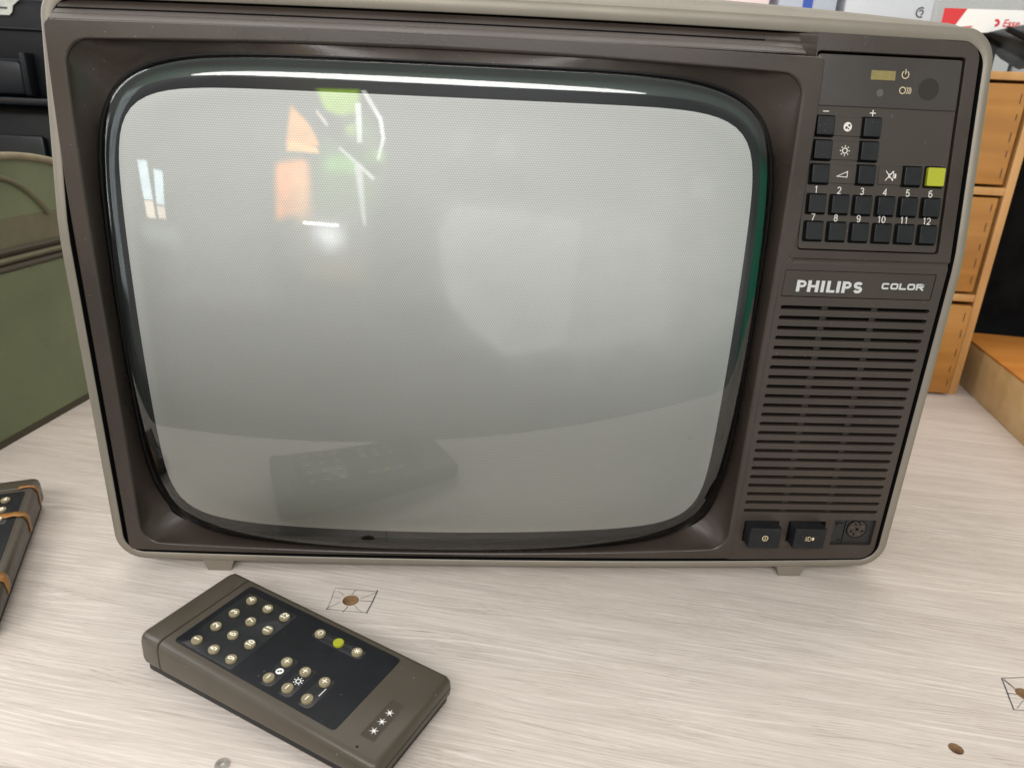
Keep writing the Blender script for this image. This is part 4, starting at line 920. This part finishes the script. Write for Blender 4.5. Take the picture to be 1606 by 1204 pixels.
# ------------------------------------------------------------------ black tool case (upper left, behind)
BC = empty('tool_case', (-0.86, 0.72, TZ), 'black plastic tool case with a flap latch behind the green case', 'tool case')
def bc(b, name, m_, par=None, sharp=30): 
    return b.make(name, m_, par or BC, sharp, loc=tuple(-c for c in BC.location) if par is None else None)
b = B(); b.box((-0.86, 0.73, 0.165), (0.46, 0.20, 0.355), 0.008); bc(b, 'lower_shell', 'case_black')
b = B(); b.box((-0.86, 0.725, 0.415), (0.47, 0.22, 0.135), 0.012); lid = bc(b, 'lid', 'case_black')
b = B(); b.box((-0.86, 0.612, 0.347), (0.475, 0.024, 0.010), 0.002); bc(b, 'front_ledge', 'latch')
b = B(); b.box((-0.86, 0.6135, 0.4415), (0.465, 0.008, 0.003), 0.001); bc(b, 'lid_rib', 'latch', lid)
b = B(); b.box((-0.725, 0.604, 0.378), (0.094, 0.020, 0.044), 0.004); la = bc(b, 'latch', 'latch')
b = B(); b.box((-0.725, 0.6, 0.400), (0.098, 0.010, 0.005), 0.002); b.box((-0.673, 0.603, 0.383), (0.008, 0.022, 0.056), 0.002); bc(b, 'latch_hinge', 'case_black', la)
b = B(); b.box((-0.645, 0.618, 0.17), (0.035, 0.016, 0.335), 0.004); bc(b, 'corner_rib', 'latch')
b = B(); b.box((-0.80, 0.623, 0.20), (0.24, 0.008, 0.20), 0.004); bc(b, 'front_panel', 'latch')
b = B(); FB = lambda x, z, d: (x, 0.6135 - d, z)
b.poly([(-0.74, 0.458), (-0.691, 0.458), (-0.6865, 0.462), (-0.684, 0.470), (-0.672, 0.4795), (-0.74, 0.4795)], FB, 0.0012, 0.0); lb = bc(b, 'sticker', 'label', lid, 0)
b = B(); b.poly(rect(-0.7045, -0.6915, 0.4655, 0.4680, .0004, 2), FB, 0.0014); bc(b, 'sticker_mark', 'ink', lid, 0)

# ------------------------------------------------------------------ wooden drawer cabinet (right, behind)
cw = Vector((0.990, -0.140, 0)).normalized(); cn = Vector((0.140, 0.990, 0)).normalized(); c0 = Vector((0.7000, 0.4612, TZ))
DC = empty('drawer_cabinet', tuple(c0), 'honey coloured wooden cabinet of three stacked drawers behind the television', 'cabinet', rz=math.atan2(cw.y, cw.x))
CWD, CD = 0.44, 0.30                         # local: x runs left as negative, y back
b = B(); T = 0.011
b.box((-CWD / 2, CD / 2, 0.4455), (CWD, CD, 0.0100), 0.0008)
for z in (0.1490, 0.2995): b.box((-CWD / 2, CD / 2, z), (CWD - 2 * T - .0004, CD - .002, 0.0105), 0.0006)
for x in (-T / 2, -CWD + T / 2): b.box((x, CD / 2, 0.2201), (T, CD - .0006, 0.4402), 0.0008)
b.box((-CWD / 2, CD - .003, 0.22), (CWD - 2 * T - .001, 0.004, 0.43))
b.make('carcass', 'ply_edge', DC, 30)
for i, (z0_, z1_, pull) in enumerate(((0.004, 0.1395, 0.010), (0.1580, 0.2910, -0.0005), (0.3085, 0.4365, -0.001))):
    b = B(); b.box((-CWD / 2 - .0015, 0.006 - pull, (z0_ + z1_) / 2), (CWD - 2 * T - 0.008, 0.012, z1_ - z0_), 0.0016)
    b.box((-CWD / 2 - .0015, 0.14 - pull, (z0_ + z1_) / 2 - .01), (CWD - 2 * T - 0.012, 0.255, z1_ - z0_ - .03), 0.001)
    dr = b.make('drawer', 'ply', DC, 30)
    if i == 0: dr['label'] = 'lowest drawer, pulled slightly open'
    for k in range(5):
        zz = z0_ + (z1_ - z0_) * (0.12 + 0.19 * k) + random.uniform(-.003, .003)
        j = B(); j.box((-T - 0.0125 + random.uniform(-.0012, .0012), 0.0 - pull - .0001, zz), (0.0009, 0.0008, 0.011 + random.uniform(-.003, .003))); j.make('joint_mark', 'ink', dr, 0)

# things standing on the cabinet
def on_cab(x, y, z=0.4505): return c0 + cw * x + cn * y + Vector((0, 0, z))
rz = math.atan2(cw.y, cw.x)
def carton(name, label, cx, cy, w, d, h, m_, extra=None, cat='box'):
    o = empty(name, tuple(on_cab(cx, cy)), label, cat, rz=rz); b = B(); b.box((0, 0, h / 2), (w, d, h), 0.0015); b.make('carton', m_, o, 30)
    if extra: extra(o, w, d, h)
    return o
def ex_a(o, w, d, h):
    F = lambda x, z, dd: (x, -d / 2 - dd, z); b = B(); b.poly([(-.006, h * .40), (.006, h * .40), (.007, h * .62), (.003, h * .70), (.003, h * .9), (-.003, h * .9), (-.003, h * .7), (-.007, h * .62)], F, 0.0008, 0.0); b.make('printed_bottle', 'blue', o, 0)
def ex_b(o, w, d, h):
    F = lambda x, z, dd: (x, -d / 2 - dd, z); b = B(); stroke(b, arc(w * .5 - .016, h * .52, .006, 60, 300, 14), .0016, F, 0.0008); stroke(b, arc(w * .5 - .016, h * .52, .003, -90, 160, 10), .0014, F, 0.0009); b.make('recycling_sign', 'ink', o, 0)
carton('carton', 'pale pinkish carton on the cabinet, at the left of the bottle carton', -0.372, 0.155, 0.055, 0.10, 0.13, 'pink_carton')
carton('carton', 'blue-grey carton printed with a blue bottle, on the cabinet', -0.292, 0.150, 0.080, 0.10, 0.150, 'carton2', ex_a)
carton('carton', 'light grey-blue carton printed with a recycling sign, on the cabinet', -0.180, 0.150, 0.120, 0.10, 0.150, 'carton', ex_b)
sb = empty('storage_box', tuple(on_cab(-0.036, 0.150)), 'clear plastic storage box with a red and white label strip, on the cabinet', 'storage box', rz=rz)
b = B(); w, d, h = 0.17, 0.10, 0.118
b.loft([[(x, y, z) for x, y in rr(0, 0, w - q, d - q, .008, 4)] for z, q in ((0.0, .006), (h * .6, .002), (h, 0))], True, False); b.make('clear_wall', 'clear', sb, 40)
b = B(); b.box((0, 0, h + .005), (w + .006, d + .006, 0.010), .003); b.make('box_lid', 'clear', sb, 30)
b = B(); b.box((-.02, 0.01, 0.028), (0.10, 0.06, 0.05), .004); b.make('contents', 'grey_plastic', sb, 30)
F = lambda x, z, dd: (x, -d / 2 - .0006 - dd, z)
b = B(); b.poly(rect(-0.0700, 0.0640, 0.0555, 0.0845, .0005, 2), F, 0.0006, 0.0); lab = b.make('label_strip', 'white', sb, 0)
b = B(); b.poly([(-0.0700, 0.055), (-0.056, 0.055), (-0.049, 0.066), (-0.039, 0.0845), (-0.0700, 0.0845)], F, 0.0008)
b.poly([(-0.053, 0.055), (-0.036, 0.055), (-0.026, 0.0635), (-0.040, 0.0620), (-0.050, 0.0595)], F, 0.0008)
b.make('label_print', 'red', lab, 0)
b = B(); stroke(b, arc(0.0035, 0.0680, 0.0032, -110, 130, 12), .0034, F, 0.0008)
text(b, 'Esse', 0.0245, 0.0680, 0.0095, F, 0.0008, bold=0.02, ex=(1, 0), ey=(0.22, 1)); b.make('label_lettering', 'red', lab, 0)

# black bag and grip at the far right, pale board on the table
BG = empty('bag', (1.0, 0.72, TZ), 'black cloth bag in the shadow at the right, beside the drawer cabinet', 'bag')
b = B(); ls = []
for k in range(15):
    z = 0.43 * k / 14; sq_ = 1 - 0.35 * (max(0, k - 10) / 4) ** 2 - 0.05 * (1 - min(1, k / 2))
    ls.append([(p[0] * sq_ + .004 * math.sin(9 * i / 6 + k * .5), p[1] * sq_ + .008 * math.sin(i * 1.3 + k * .35), z) for i, p in enumerate(rr(0, 0, 0.50, 0.26, .07, 8))])
b.loft(ls, True, True); b.make('bag_body', 'cloth', BG, 70)
GH = empty('power_tool', (0.80, 0.57, 0.42), 'dark grey plastic power tool with ribbed grip lying on top of the black bag', 'power tool')
b = B(); ls = []
for k in range(15):
    t_ = k / 14; x = 0.672 + 0.30 * t_; zt = 0.4935 + 0.022 * math.sin(min(1, t_ * 3.0) * math.pi / 2) - 0.02 * t_; zb_ = 0.4925 - 0.125 * t_
    hy = 0.045 * min(1, 0.35 + t_ * 3)
    pr = [(-hy, zb_ + (zt - zb_) * .15), (-hy * 1.05, zb_ + (zt - zb_) * .5), (-hy * .8, zt - (zt - zb_) * .12), (-hy * .3, zt), (hy * .5, zt), (hy, zb_ + (zt - zb_) * .6), (hy, zb_), (-hy * .4, zb_)]
    ls.append([(x - 0.80, y, z - 0.42) for y, z in pr])
b.loft(ls, True, True); b.make('grip_shell', 'grey_plastic', GH, 50)
for q in (0.22, 0.45):
    tube([(0.672 + 0.28 * i / 10 - .80, -0.047, (0.4945 - 0.125 * (i / 10) * .93 - .012) + q * 0.02 * min(1, i / 3) - .42 + .012) for i in range(11)], 0.0035).make('grip_rib', 'rubber', GH, 50)
dirb = Vector((-0.26, -0.966, 0)).normalized(); sideb = Vector((0.966, -0.26, 0)).normalized(); p0 = Vector((0.7480, 0.555, TZ))
BD = empty('board', tuple(p0), 'thick pale edged board with orange brown top lying on the table at the right', 'board', rz=math.atan2(sideb.y, sideb.x))
b = B(); b.box((0.20, -0.27, 0.0352), (0.40, 0.54, 0.0700), 0.0012); b.make('core', 'board_side', BD, 30)
b = B(); b.box((0.20, -0.27, 0.0718), (0.402, 0.542, 0.0030), 0.0006); b.make('top_sheet', 'board_top', BD, 30)
